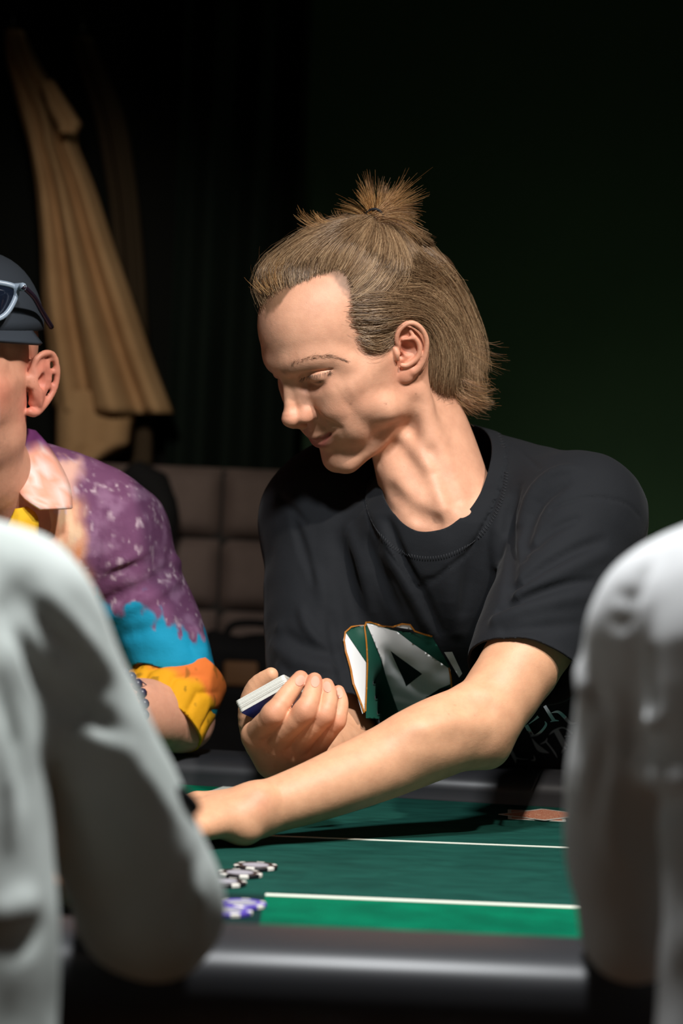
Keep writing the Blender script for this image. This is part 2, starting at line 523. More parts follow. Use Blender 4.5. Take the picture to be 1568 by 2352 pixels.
o = mesh_obj('seat_cushion', *box_vf(((bx0 + bx1) / 2, BD - .20, zs_ - .05), ((bx1 - bx0) / 2, .24, .06)), m_ben, bench); mod_bevel(o, .035, 4)
o = mesh_obj('seat_base', *box_vf(((bx0 + bx1) / 2, BD - .17, (zs_ - .11) / 2), ((bx1 - bx0) / 2, .20, (zs_ - .11) / 2)), mat('grey bench base', (.12, .115, .11), .7), bench, smooth=False)

# ------------------------------------------------------------------ poker table
TZ = 0.75
m_felt = mat('green gaming felt', srgb(22, 88, 74), 0.95, 0.05)
n = N(m_felt); mp = n.new('ShaderNodeMapping'); n.link(n.coord(), mp.inputs[0]); mp.inputs['Scale'].default_value = (1, 2.2, 1)
c1 = n.ramp(n.noise(16, 6, .62, mp.outputs[0], .6), [(0.34, srgb(19, 58, 51)), (0.66, srgb(26, 73, 64))]); n.color(c1); n.bump(n.noise(1500, 2), .3, .0004)
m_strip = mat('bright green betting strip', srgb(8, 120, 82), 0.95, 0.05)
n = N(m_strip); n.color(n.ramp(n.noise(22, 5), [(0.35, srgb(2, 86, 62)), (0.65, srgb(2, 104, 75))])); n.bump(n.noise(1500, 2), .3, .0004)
m_line = mat('white printed line', srgb(225, 228, 215), 0.8, 0.2)
m_rail = mat('black padded vinyl', (0.028, 0.028, 0.031), 0.42, 0.5)
n = N(m_rail); n.bump(n.noise(900, 3), .08, .0004)
m_under = mat('black table body', (0.008, 0.008, 0.009), 0.8, 0.2)
# closed path along the inner edge of the rail: near side straight, far side a little slanted, round ends
def table_path(n=160):
    nl, nr, fr, fl = (-.80, 1.535), (.85, 1.515), (.85, 2.475), (-.80, 2.780)
    pts = []
    def arc(a, b, bul):
        a = np.array(a); b = np.array(b); c = (a + b) / 2; r = np.linalg.norm(b - a) / 2; u = (a - c) / r; w = np.array(bul)
        return [c + r * (u * math.cos(t) + w * math.sin(t)) for t in np.linspace(0, math.pi, 36)[1:-1]]
    pts += [np.array(nl) + (np.array(nr) - np.array(nl)) * t for t in np.linspace(0, 1, 40)]
    pts += arc(nr, fr, (1, .05))
    pts += [np.array(fr) + (np.array(fl) - np.array(fr)) * t for t in np.linspace(0, 1, 40)]
    pts += arc(fl, nl, (-1, -.05))
    return np.array(pts)
TP = table_path()
T_ = np.roll(TP, -1, 0) - np.roll(TP, 1, 0); T_ /= np.linalg.norm(T_, axis=1)[:, None]
NO = np.stack([T_[:, 1], -T_[:, 0]], 1)                      # outward
table = empty('poker_table', (0.02, 2.1, 0)); tag(table, 'oval poker table with green felt and black padded rail', 'table')
V = [(x, y, TZ) for x, y in TP] + [(x, y, TZ - .03) for x, y in TP]; k = len(TP)
F = [tuple(range(k)), tuple(range(2 * k - 1, k - 1, -1))] + [(i, (i + 1) % k + 0, k + (i + 1) % k, k + i) for i in range(k)]
mesh_obj('felt_top', V, F, m_felt, table, smooth=False)
sec = []                                                     # rail section: outward, height
for t in np.linspace(0, 1, 22):
    a = math.pi * (1 - t)
    ex = .55
    sx = math.copysign(abs(math.cos(a))**ex, math.cos(a)); sz = abs(math.sin(a))**ex
    sec.append((.0625 * (1 + sx) + .0, .041 * sz))
sec = [(-.004, -.012)] + [(.002, .002)] + sec[1:-1] + [(.128, -.006), (.118, -.022), (.05, -.024)]
V = []; ns = len(sec)
for i in range(k):
    hh = .041 if TP[i, 1] < 1.8 else .035
    for (a, z) in sec: V.append((TP[i, 0] + NO[i, 0] * a, TP[i, 1] + NO[i, 1] * a, TZ + z * (hh / .041)))
F = np.array([(i * ns + j, i * ns + (j + 1) % ns, ((i + 1) % k) * ns + (j + 1) % ns, ((i + 1) % k) * ns + j) for i in range(k) for j in range(ns)])
mesh_obj('padded_rail', V, F, m_rail, table)
def strip(name, quad, z, m, th=.0004):
    q = [(x, y) for x, y in quad]
    V = [(x, y, TZ + .0001) for x, y in q] + [(x, y, TZ + z) for x, y in q]; nq = len(q)
    F = [tuple(range(nq - 1, -1, -1)), tuple(range(nq, 2 * nq))] + [(i, (i + 1) % nq, nq + (i + 1) % nq, nq + i) for i in range(nq)]
    return mesh_obj(name, V, F, m, table, smooth=False)
near_in = lambda x: 1.535 + (1.515 - 1.535) * (x + .8) / 1.65
strip('betting_strip', [(-.050, near_in(-.05) + .002), (.80, near_in(.8) + .002), (.80, 1.868), (-.050, 1.868)], .0006, m_strip)
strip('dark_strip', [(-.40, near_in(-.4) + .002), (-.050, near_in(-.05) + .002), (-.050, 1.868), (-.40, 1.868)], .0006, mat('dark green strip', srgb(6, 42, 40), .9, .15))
strip('white_line', [(-.050, 1.864), (.80, 1.861), (.80, 1.872), (-.050, 1.875)], .0009, m_line)
strip('white_line', [(-.30, 2.2345), (.80, 2.2395), (.80, 2.2445), (-.30, 2.2395)], .0009, m_line)
strip('white_line', [(-.142, 2.585), (-.128, 2.585), (-.112, 2.654), (-.126, 2.656)], .0009, m_line)
strip('far_strip', [(-.50, 2.45), (-.168, 2.45), (-.127, 2.652), (-.50, 2.715)], .0006, m_strip)
o = mesh_obj('pedestal', *box_vf((.25, 2.15, .36), (.30, .16, .355)), m_under, table, smooth=False); mod_bevel(o, .02)
o = mesh_obj('base_plate', *box_vf((.25, 2.13, .0155), (.42, .22, .015)), m_under, table, smooth=False); mod_bevel(o, .008)
# ------------------------------------------------------------------ dealer: head
HR = np.array([[-0.60167996, -0.69300751, -0.39714205], [0.79257549, -0.45636685, -0.40441734], [0.09902179, -0.55809487, 0.82384756]])
HT = np.array([0.01830149, 2.49334571, 0.1772441])
HM = CAMM @ HR                                 # local (right, forward, up) -> world
HO = CC + CAMM @ HT
def H2W(q): return HO + (np.atleast_2d(np.asarray(q, float)) * 0.001) @ HM.T
def W2H(p): return (np.atleast_2d(np.asarray(p, float)) - HO) @ HM * 1000
MM = lambda *a: np.array(a, float) * 0.001
def ray_local(px, py, x):
    o = (CC - HO) @ HM; d = ray(px, py) @ HM
    return (o + d * (x * 0.001 - o[0]) / d[0]) * 1000
def rotm(ax, deg):
    return np.array(Matrix.Rotation(math.radians(deg), 3, ax))

def build_head_local():
    s = SDF()                                  # metres, mirrored: x >= 0 stands for both sides
    E = lambda c, r, k=0.0, op='u', M=None: s.ell(MM(*c), MM(*r), M, k * 0.001, op)
    C = lambda a, b, ra, rb, k=0.0, op='u': s.cone(MM(*a), MM(*b), ra * .001, rb * .001, k * .001, op)
    CH = lambda pts, rs, k=3.0, op='u': s.chain([MM(*p) for p in pts], [r * .001 for r in rs], k * .001, op, (len(pts) - 1) * 3 + 1 if len(pts) > 2 else 0)
    BP = lambda pts, r, a: s.bump([MM(*p) for p in pts], np.asarray(r, float) * .001, np.asarray(a, float) * .001)
    E((0, -6, 44), (73, 101, 85))                                  # cranium
    E((0, 38, 62), (50, 58, 54), 22)                             # forehead
    E((0, 50, -8), (53, 45, 55), 22)                             # maxilla
    CH([(38, 70, -5), (52, 52, -2), (59, 25, 3)], [12, 9, 8], 26)    # cheek bones
    CH([(56, 6, 0), (49, 4, -58)], [13, 12], 16)                 # ramus
    CH([(49, 5, -60), (36, 42, -80), (12, 78, -92)], [12, 12, 12], 18)   # mandible
    E((51, 20, -36), (12, 24, 30), 14)                           # masseter
    E((54, 34, -16), (9, 26, 20), 20)
    E((0, 36, -72), (36, 46, 22), 20)                            # jaw floor
    E((44, 22, -60), (14, 24, 16), 14)
    E((0, 77, -89), (21, 18.5, 16.5), 12)                            # chin
    E((0, 65.5, -51), (35, 32, 29), 18)                            # muzzle
    E((33, 60, -40), (22, 28, 34), 16)                           # cheek
    E((29, 78, -18), (15, 12, 14), 12)                           # apple of the cheek
    CH([(0, 94, 41), (16, 92, 42), (34, 80, 42), (48, 62, 34), (53, 54, 22)], [9.5, 9, 7.5, 6.5, 6], 16)   # brow ridge
    E((32, 99, 17), (16, 17, 11), 9, 's')                      # socket
    E((17, 99, 13), (7, 12, 8), 6, 's')
    E((32, 76, 20.5), (15.5, 13.2, 10.8), 3.5)                   # eye with lids
    # nose
    CH([(0, 93.5, 32), (0, 100.5, 17), (0, 109, -2), (0, 113, -14)], [7.5, 5.2, 5.8, 9.6], 6)
    CH([(5, 90.5, 22), (7, 94.5, 2), (9.5, 98, -12)], [5.6, 7, 8.2], 8)
    E((0, 113, -15.5), (10.5, 10.5, 9.5), 4)
    E((12.5, 100, -18), (7.3, 12, 8.8), 6)
    CH([(0, 113, -23), (0, 104, -31)], [4.5, 4.5], 5)
    E((7.5, 106, -28), (3.8, 7, 4.5), 2, 's')
    # lips
    CH([(0, 95, -50), (10, 94, -49.5), (22, 86, -45), (37, 72.5, -35.5)], [4.8, 4.6, 3.4, 1.6], 4)
    CH([(0, 93, -60), (10, 92, -59), (21, 85.5, -53), (36, 73, -38)], [5.8, 5.4, 4.0, 1.6], 4)
    BP([(0, 100, -55), (10, 98, -54.3), (21, 91, -49), (34, 79, -39), (40, 73, -34)], 2.2, [-2.4, -2.8, -2.8, -2.6, -1.2])
    BP([(0, 97, -73), (12, 94, -72), (22, 85, -67)], 6, [-2.6, -2.2, -0.6])      # below the lip
    BP([(0, 104, -43), (0, 104, -36)], 3.0, -1.0)                # philtrum
    BP([(21, 95, -17), (29, 91, -27), (36, 84, -36), (41, 76, -44)], 5.0, [-0.6, -1.6, -2.4, -1.4])   # nasolabial fold
    BP([(39, 80, -28), (43, 72, -35), (43, 69, -46)], 3.8, [-0.6, -2.2, -0.8])
    BP([(20.5, 96, -10), (22, 93, -18), (20, 95, -26)], 2.4, [-0.8, -2.0, -1.2])                        # mouth corner dimple
    BP([(34, 90, -22), (45, 77, -26)], 9, 1.5)
    # eye detail: crease above the lid, slit, lower lid bags
    BP([(14, 91, 23), (20, 91, 26.5), (30, 90, 28.5), (40, 83, 28), (50, 70, 24)], 2.0, [-0.6, -2.4, -2.8, -2.8, -1.4])
    BP([(15, 91, 19), (21, 91, 16.3), (30, 90, 15.2), (38, 86, 16.2), (48, 75, 19.5)], 1.6, [-1.4, -2.2, -2.4, -2.2, -1.2])
    BP([(18, 89, 11), (30, 86, 9), (42, 77, 12)], 2.8, [0.4, 1.2, 0.4])
    BP([(20, 88, 4), (30, 84, 1), (42, 76, 4)], 4.0, [-0.8, -1.2, -0.4])
    BP([(65, 42, 40), (66, 30, 55)], 16, -2.5)                   # temple
    BP([(44, 60, -32), (47, 46, -46)], 13, [-2.2, -2.2])         # hollow of the cheek
    BP([(50, 40, -58), (40, 58, -66)], 12, [-1.4, -1.0])
    return s
HEADL = build_head_local()
def head_fn(p):
    q = (p - HO.astype(np.float32)) @ HM.astype(np.float32); q[:, 0] = np.abs(q[:, 0])
    return HEADL(q)

# ear: outlines read in the plane of the ear
EA = math.radians(24)
EN = np.array([-math.cos(EA), math.sin(EA), 0.0])
EP = np.array([-0.0755, 0.0, 0.0])
def ear_pt(cx, cy, up=0.0):
    """crop pixel of the ear study (7.84 px per pixel, corner 840,700) -> world, 'up' mm off the ear plane"""
    px, py = 840 + cx / 7.84, 700 + cy / 7.84
    o = (CC - HO) @ HM; d = ray(px, py) @ HM
    t = ((EP - o) @ EN) / (d @ EN)
    return HO + (o + d * t + EN * up * 0.001) @ HM.T
def build_ear(s):
    U = lambda pts, rs, k=1.5: s.chain([ear_pt(*p) for p in pts], [r * .001 for r in rs], k * .001, 'u', (len(pts) - 1) * 4 + 1)
    c = ear_pt(790, 720, -4.5); Me = HM @ np.stack([EN, np.cross([0, 0, 1.0], EN), [0, 0, 1.0]], 1)
    tilt = np.array(Matrix.Rotation(math.radians(22), 3, Vector(EN)))
    Me2 = HM @ tilt @ np.stack([EN, np.cross([0, 0, 1.0], EN), [0, 0, 1.0]], 1)
    s.ell(c, MM(3.4, 17.5, 27), Me2, .003)                                     # plate
    s.ell(ear_pt(700, 860, -11), MM(9, 13, 19), Me2, .006)                     # root on the skull
    U([(640, 800, -2), (560, 700, 1), (545, 570, 2), (590, 440, 2.5), (690, 345, 3), (800, 312, 3.5), (920, 360, 4), (1015, 470, 4.5),
       (1066, 620, 5), (1060, 800, 4.5), (1020, 970, 3.5), (940, 1110, 2), (850, 1190, 1)], [2.0, 2.5, 2.8, 3.0, 3.0, 2.9, 2.8, 2.8, 2.9, 3.0, 3.0, 3.2, 3.6], 1.2)
    U([(660, 625, 0), (760, 605, 1.5), (860, 590, 2.5), (935, 690, 3.0), (950, 830, 3.2), (900, 950, 3.0), (810, 1030, 2.6), (710, 1085, 2.2), (640, 1080, 2)],
      [1.6, 2.0, 2.6, 2.8, 2.9, 2.9, 2.8, 2.8, 2.6], 1.8)
    U([(800, 470, 0), (860, 580, 2)], [2.0, 2.4], 2)
    U([(530, 800, 0), (555, 880, 2.2), (565, 960, 1.6)], [3.2, 3.6, 3.0], 2.5)
    s.ell(ear_pt(720, 1255, -1.0), MM(3.8, 9.5, 7.5), Me2, .003)               # lobe
    s.ell(ear_pt(755, 790, 1.0), MM(7.0, 7.2, 8.8), Me2, .0025, 's')           # concha
    s.ell(ear_pt(640, 930, 0.5), MM(6.0, 3.2, 4.2), Me2, .002, 's')
    s.ell(ear_pt(700, 520, 3.0), MM(3.6, 4.6, 4.2), Me2, .002, 's')            # fossa
BODY = SDF()
_c = H2W([(0, 10, 10)])[0]
BODY.add(head_fn, _c - 0.16, _c + 0.16)
build_ear(BODY)
# ------------------------------------------------------------------ dealer: neck, trunk, arms, hands
NB = P(1015, 1190, 2.52)                        # base of the neck
SH_L = P(1350, 1195, 2.46)                      # his left shoulder joint (image right)
SH_R = P(725, 1200, 2.60)
EL_L = P(1098, 1668, 2.30)
EL_R = P(795, 1700, 2.475)
BODY.chain([H2W([(0, -22, -30)])[0], H2W([(0, -30, -80)])[0] * .5 + P(985, 1060, 2.53) * .5, NB], [.048, .057, .064], .016, 'u', 25)
BODY.chain([SH_L, NB - 0.055 * CU + 0.05 * CF, SH_R], [.045, .055, .045], .05, 'u', 9)
BODY.chain([NB - 0.07 * CU + .05 * CF, P(1000, 1480, 2.70)], [.075, .095], .06)
# neck muscle, collar bones, throat
def btrace(pix, r, amp, n=None):
    q = trace(BODY, pix, n)
    if len(q) > 1: BODY.bump(q, r, amp)
btrace([(720, 1011), (738, 1005), (755, 997), (772, 987)], .0028, [-.001, -.0022, -.0028, -.0014])
btrace([(768, 978), (780, 985), (784, 1000)], .005, [-.0006, -.0018, -.0006])
BODY.cone(P(900, 1062, 2.50), P(955, 1160, 2.475), .014, .012, .025)                     # larynx
BODY.chain([H2W([(-62, -18, -28)])[0], P(1000, 1050, 2.474), P(1035, 1185, 2.462)], [.006, .008, .006], .028, 'u', 17)
btrace([(1000, 1090), (1028, 1150), (1035, 1200)], .010, -.003)
btrace([(905, 1195), (950, 1215)], .010, .003)
btrace([(1050, 1215), (1090, 1180), (1108, 1150)], .010, .004)
btrace([(985, 1235), (1005, 1205)], .009, -.002)
for _px, _py, _r in ((863, 940, .013), (846, 930, .012), (885, 935, .013)):
    _q = march(BODY, [_px], [_py])[0]
    BODY.ell(_q + ray(_px, _py) * (_r - .0005), np.array([_r] * 3), None, .016)
btrace([(925, 1005), (962, 1042), (998, 1095), (1022, 1165)], .011, .0045, 9)
btrace([(900, 1130), (945, 1172), (995, 1200)], .012, -.005, 7)
btrace([(990, 1040), (1020, 1090), (1045, 1150)], .011, -.004, 7)
btrace([(862, 955), (895, 976), (930, 975)], .016, -.0010, 7)
btrace([(962, 930), (940, 990), (905, 1030), (868, 1062)], .012, -.0030, 9)
btrace([(938, 905), (925, 945), (900, 955)], .014, .0015, 7)
# arms
BODY.chain([SH_L, P(1228, 1470, 2.36), EL_L], [.050, .0455, .0385], .02, 'u', 9)
BODY.chain([EL_L, P(1000, 1700, 2.275), P(870, 1757, 2.245), P(720, 1818, 2.205), P(602, 1858, 2.178)], [.0375, .0400, .0365, .0305, .0262], .012, 'u', 25)
BODY.cone(P(1122, 1724, 2.30), P(1095, 1712, 2.29), .016, .018, .018)                   # elbow point
BODY.cone(P(1075, 1625, 2.285), P(960, 1690, 2.245), .016, .018, .03)                   # forearm muscle
btrace([(1062, 1622), (1095, 1608), (1122, 1622)], .013, -.0025, 7)
btrace([(985, 1672), (1050, 1658), (1110, 1668)], .015, .0015, 7)
btrace([(960, 1700), (1040, 1700)], .014, -.0012, 5)
btrace([(590, 1840), (610, 1862), (612, 1890)], .007, -.003, 7)
BODY.chain([SH_R, P(752, 1450, 2.56), EL_R], [.046, .040, .034], .02, 'u', 9)
WR_R = P(668, 1752, 2.305)
BODY.chain([EL_R, P(748, 1722, 2.41), WR_R], [.0350, .0330, .0255], .012, 'u', 9)
# his left hand flat on the felt, reaching to the side (mostly behind the grey sleeve)
W0 = P(602, 1858, 2.178)
lk = [P(452, 1848, 2.175), P(440, 1868, 2.150), P(438, 1888, 2.128), P(445, 1908, 2.108)]   # knuckles index..little
for q, r0 in zip(lk, (.0125, .0125, .0120, .0115)):
    BODY.cone(W0 + .10 * (q - W0), q, .019, r0, .014)
BODY.cone(P(585, 1850, 2.165), P(560, 1902, 2.150), .014, .016, .016)
BODY.cone(P(590, 1846, 2.160), P(578, 1862, 2.152), .012, .010, .014)                   # wrist bone
ldir = (P(300, 1890, 2.13) - P(440, 1878, 2.15)); ldir /= np.linalg.norm(ldir)
TZ = 0.75
for i, q in enumerate(lk):
    L = [.088, .098, .090, .070][i]; d = ldir + (i - 1.5) * 0.06 * np.array([0, -1, 0]); d[2] = 0; d /= np.linalg.norm(d)
    r0 = [.0095, .0096, .0090, .0080][i]
    a = q + d * L * .42; a[2] = TZ + .030; b = q + d * L * .72; b[2] = TZ + .020; c = q + d * L * .95; c[2] = TZ + r0 - .0024
    BODY.chain([q, a, b, c], [r0 + .002, r0, r0 - .001, r0 - .002], .004, 'u', 10)
tb = W0 + .3 * (lk[0] - W0); t1 = tb + .5 * (lk[0] - tb) + np.array([-.01, .03, -.018]); t2 = lk[0] + np.array([-.02, .035, -.038])
t1[2] = max(t1[2], TZ + .0125); t2[2] = TZ + .0086
BODY.chain([tb, t1, t2], [.015, .012, .009], .008, 'u', 8)
# right hand around the deck
def ff(pts, rs, k=.003): BODY.chain([P(*p) for p in pts], rs, k, 'u', (len(pts) - 1) * 4 + 1)
FING = {
 'index': ([(588, 1690, 2.272), (600, 1672, 2.258), (628, 1640, 2.240), (663, 1592, 2.250), (690, 1558, 2.264)], [.0135, .0122, .0110, .0097, .0080]),
 'middle': ([(632, 1712, 2.268), (655, 1680, 2.250), (699, 1634, 2.236), (716, 1592, 2.246), (722, 1562, 2.260)], [.0132, .0119, .0107, .0093, .0076]),
 'ring': ([(675, 1725, 2.272), (700, 1692, 2.256), (743, 1642, 2.244), (756, 1602, 2.252), (750, 1574, 2.264)], [.0126, .0112, .0100, .0086, .0072]),
 'little': ([(715, 1735, 2.282), (735, 1705, 2.268), (772, 1656, 2.256), (783, 1616, 2.264), (777, 1588, 2.274)], [.0116, .0101, .0087, .0075, .0063]),
}
for n_, (pp, rr) in FING.items():
    BODY.cone(WR_R + .12 * (P(*pp[0]) - WR_R), P(*pp[0]), .0185, rr[0] + .002, .016)    # back of the hand
for n_, (pp, rr) in FING.items():
    ff(pp, rr, .0022)
    BODY.ell(P(pp[2][0], pp[2][1], pp[2][2]), np.array([rr[2] * 1.08] * 3), None, .004)  # knuckle
ff([(640, 1735, 2.315), (592, 1690, 2.322), (572, 1630, 2.318), (588, 1578, 2.312), (622, 1550, 2.304)], [.0190, .0165, .0115, .0100, .0076], .008)   # thumb
BODY.chain([P(625, 1745, 2.285), P(600, 1712, 2.285)], [.018, .014], .012)
BODY.box((-.1, 2.15, TZ - .0503), (.4, .4, .05), None, 0, .002, 's')     # the resting hand is flat where it meets the felt
# the deck lies against the fingers: they press flat on its faces
du = .0426 * CR - .0067 * CF + .0243 * CU; du /= np.linalg.norm(du)
dv = .014 * CR + .060 * CF - .0165 * CU; dv -= du * (dv @ du); dv /= np.linalg.norm(dv)
dw = np.cross(du, dv); dw = dw if dw @ CU > 0 else -dw
DU, DV, DW = .0565, .0860, .0128
c0 = P(545.5, 1624, 2.262) + du * DU / 2                      # middle of the near long side
dc = c0 + dv * DV / 2
BODY.box(dc, np.array([DU, DV, DW]) / 2 - .0003, np.stack([du, dv, dw], 1), 0, .0015, 's')
# ------------------------------------------------------------------ dealer: t-shirt
SHIRT = SDF()
SHIRT.chain([P(1045, 1075, 2.60), P(1180, 1130, 2.55), P(1330, 1190, 2.475)], [.052, .060, .068], .03, 'u', 9)
SHIRT.chain([P(860, 1090, 2.66), P(770, 1120, 2.65), P(725, 1180, 2.61)], [.055, .058, .060], .03, 'u', 9)
SHIRT.chain([NB - 0.062 * CU + .045 * CF, P(1000, 1450, 2.67), P(1030, 1700, 2.905), P(1045, 1990, 3.03)], [.105, .135, .135, .140], .06, 'u', 13)
SHIRT.cone(P(1010, 1130, 2.535), P(1000, 1210, 2.53), .060, .075, .05)
SHIRT.cone(P(870, 1330, 2.60), P(850, 1700, 2.86), .080, .085, .06)
SHIRT.cone(P(1200, 1330, 2.57), P(1230, 1800, 2.91), .085, .095, .06)
TORSO = SHIRT.copy()
# sleeves
SLA, SLB = P(1340, 1190, 2.465), P(1200, 1560, 2.345)
SHIRT.chain([SLA, P(1285, 1330, 2.42), P(1215, 1500, 2.365), SLB], [.066, .066, .063, .060], .03, 'u', 9)
SRA, SRB = P(735, 1200, 2.61), P(775, 1740, 2.44)
SHIRT.chain([SRA, P(728, 1400, 2.555), P(735, 1560, 2.51), SRB], [.064, .062, .060, .052], .035, 'u', 9)
def fold(pix, r, amp, n=None, s=SHIRT):
    q = trace(s, pix, n)
    if len(q) > 1:
        a = np.broadcast_to(np.asarray(amp, float), (len(pix),))
        a = np.interp(np.linspace(0, 1, len(q)), np.linspace(0, 1, len(a)), a)
        s.bump(q, r * .82, a * (2.0 if r > .005 else 1))
mm = .001
# chest
fold([(868, 1195), (905, 1290), (950, 1370), (985, 1450)], .011, [1*mm, 5*mm, 5*mm, 1*mm], 9)
fold([(893, 1200), (928, 1290), (968, 1365), (1010, 1450)], .008, [-1*mm, -6*mm, -6*mm, -1*mm], 9)
fold([(845, 1240), (880, 1330), (915, 1410)], .010, [-1*mm, -4*mm, -1*mm], 7)
fold([(770, 1230), (800, 1330), (820, 1440)], .014, [-1*mm, -5*mm, -1*mm], 7)
fold([(800, 1215), (838, 1320), (860, 1430)], .012, [1*mm, 4*mm, 0], 7)
fold([(1040, 1270), (1035, 1380), (1050, 1470)], .016, [0, 3*mm, 0], 7)
fold([(1095, 1230), (1080, 1340), (1060, 1420)], .012, [0, -4*mm, 0], 7)
fold([(1190, 1120), (1170, 1200), (1172, 1300), (1165, 1380)], .010, [-1*mm, -7*mm, -8*mm, -2*mm], 9)
fold([(1160, 1130), (1143, 1220), (1140, 1320)], .012, [0, 4*mm, 0], 7)
# folds that run to the armpit
fold([(1330, 1075), (1270, 1085), (1222, 1130), (1195, 1200)], .010, [1*mm, 5*mm, 6*mm, 2*mm], 9)
fold([(1300, 1110), (1245, 1150), (1212, 1215), (1200, 1280)], .009, [-1*mm, -6*mm, -7*mm, -3*mm], 9)
fold([(1400, 1235), (1320, 1265), (1240, 1310), (1180, 1352)], .009, [0, -4*mm, -7*mm, -5*mm], 9)
fold([(1410, 1265), (1320, 1300), (1240, 1340), (1190, 1368)], .011, [0, 4*mm, 6*mm, 3*mm], 9)
fold([(1380, 1330), (1290, 1345), (1210, 1372), (1150, 1400)], .008, [0, -4*mm, -6*mm, -5*mm], 9)
fold([(1390, 1365), (1290, 1378), (1200, 1402), (1140, 1425)], .011, [0, 3*mm, 5*mm, 4*mm], 9)
fold([(1340, 1190), (1270, 1215), (1215, 1262)], .009, [0, -4*mm, -4*mm], 7)
fold([(1350, 1430), (1250, 1440), (1160, 1450)], .010, [0, -3*mm, -2*mm], 7)
fold([(1150, 1470), (1230, 1480), (1320, 1530)], .012, [1*mm, 2*mm, 1*mm], 7)
# his right sleeve
fold([(672, 1180), (695, 1260), (722, 1340)], .007, [-1*mm, -4*mm, -1*mm], 7)
fold([(640, 1140), (668, 1165), (700, 1200)], .006, [-3*mm, -3*mm, -1*mm], 7)
fold([(690, 1400), (705, 1440), (730, 1470)], .008, [1*mm, 5*mm, 1*mm], 7)
fold([(640, 1440), (690, 1480), (760, 1500), (800, 1480)], .010, [1*mm, -4*mm, -4*mm, 0], 7)
fold([(625, 1480), (680, 1520), (770, 1535)], .012, [1*mm, 4*mm, 2*mm], 7)
fold([(760, 1420), (775, 1500), (800, 1600)], .010, [-1*mm, -6*mm, -3*mm], 7)
fold([(640, 1520), (650, 1560), (690, 1600)], .010, [0, 4*mm, 3*mm], 7)
fold([(700, 1290), (735, 1340), (745, 1400)], .012, [0, 3*mm, 0], 7)
# belly
fold([(1180, 1620), (1220, 1700), (1240, 1770)], .012, [0, -4*mm, 0], 7)
fold([(870, 1480), (940, 1560), (1010, 1600)], .012, [0, -2*mm, 0], 7)
# seams
fold([(1266, 1171), (1310, 1152), (1366, 1143), (1435, 1155), (1470, 1185)], .0035, -1.6 * mm, 15)
fold([(1147, 1021), (1180, 1026), (1205, 1045), (1238, 1076)], .0035, -1.5 * mm, 11)
# soft crumple
SHIRT.add(lambda p: ((fbm(p, 26, 5, 2) - .5) * .0035).astype(np.float32), (-9, -9, -9), (9, 9, 9), 0, 'd')
# where the shirt hangs over the far rail it lies on the padding
_rd = np.array([-1.65, .305, 0]); _rd /= np.linalg.norm(_rd); _ro = np.array([_rd[1], -_rd[0], 0])
RAIL_M = np.stack([_rd, _ro, [0, 0, 1.0]], 1); RAIL_H = np.array([.80, .0640, .0300])
RAIL_C = np.array([.025, 2.6275, TZ + .0050]) + _ro * .0625
SHIRT.box(RAIL_C, RAIL_H, RAIL_M, .018, .006, 's')
# neckline: an elliptic hole in a tilted plane
NF, NBK = P(1003, 1240, 2.452), P(1045, 950, 2.605)
NC = (NF + NBK) / 2; e2 = (NF - NBK); b_ = np.linalg.norm(e2) / 2; e2 /= 2 * b_
e1 = CR - e2 * (CR @ e2); e1 /= np.linalg.norm(e1); e3 = np.cross(e1, e2)
if e3 @ CU < 0: e3 = -e3
NC = NC + e1 * -.012
def neck_g(p):
    q = p - NC; x, y, z = q @ e1, q @ e2, q @ e3
    r = np.sqrt((x / .061)**2 + (y / b_)**2)
    return np.maximum((r - 1) * .07, -(z + .09))
def collar_band(p):
    g = neck_g(p.astype(np.float64))
    return (.0014 * (sstep(.0185, .0175, g)) - .0012 * np.exp(-((g - .0190) / .0012)**2)).astype(np.float32)
SHIRT.add(collar_band, NC - .16, NC + .16, 0, 'd')
def shirt_g(p):
    g = neck_g(p)
    ax = (SLB - P(1215, 1500, 2.365)); ax /= np.linalg.norm(ax)
    c = P(1203, 1538, 2.347)
    rr = p - c; near = (np.linalg.norm(rr - ((rr @ ax)[:, None] * ax), axis=1) < .083) & (np.linalg.norm(rr, axis=1) < .14) & (TORSO(p) > .008)
    g = np.where(near & ((p - c) @ ax > -.03), np.minimum(g, -((p - c) @ ax)), g)
    ax2 = P(705, 1720, 2.40) - P(760, 1580, 2.50); ax2 /= np.linalg.norm(ax2)
    c2 = P(775, 1642, 2.46)
    rr = p - c2; near = (np.linalg.norm(rr - ((rr @ ax2)[:, None] * ax2), axis=1) < .085) & (np.linalg.norm(rr, axis=1) < .15)
    g = np.where(near & ((p - c2) @ ax2 > -.03), np.minimum(g, -((p - c2) @ ax2)), g)
    return g
# ------------------------------------------------------------------ dealer: hair
HV = SDF()                                       # volume the hair lies on
def hv_ell(c, r, k=0.0, op='u'): HV.ell(H2W([c])[0], MM(*r), HM, k * .001, op)
hv_ell((0, -6, 46), (77.5, 104, 90))
hv_ell((0, -20, 75), (62, 80, 66), 20)
hv_ell((0, 31, 75), (45, 52, 44.5), 20)
HV.chain([P(985, 640, 2.545), P(1030, 740, 2.555), P(1040, 840, 2.55), P(1050, 905, 2.545)], [.036, .034, .030, .022], .03, 'u', 13)
HV.chain([P(880, 700, 2.50), P(960, 720, 2.485), P(1000, 780, 2.49), P(1005, 880, 2.50)], [.030, .026, .022, .016], .012, 'u', 13)
TIE_PX = (858, 496)
_t = march(HV, [862], [512])[0]
TIE = _t + (HM @ np.array([0, -.25, .97])) * .006
TAX = P(885, 400, 2.55) - TIE; TAX /= np.linalg.norm(TAX)

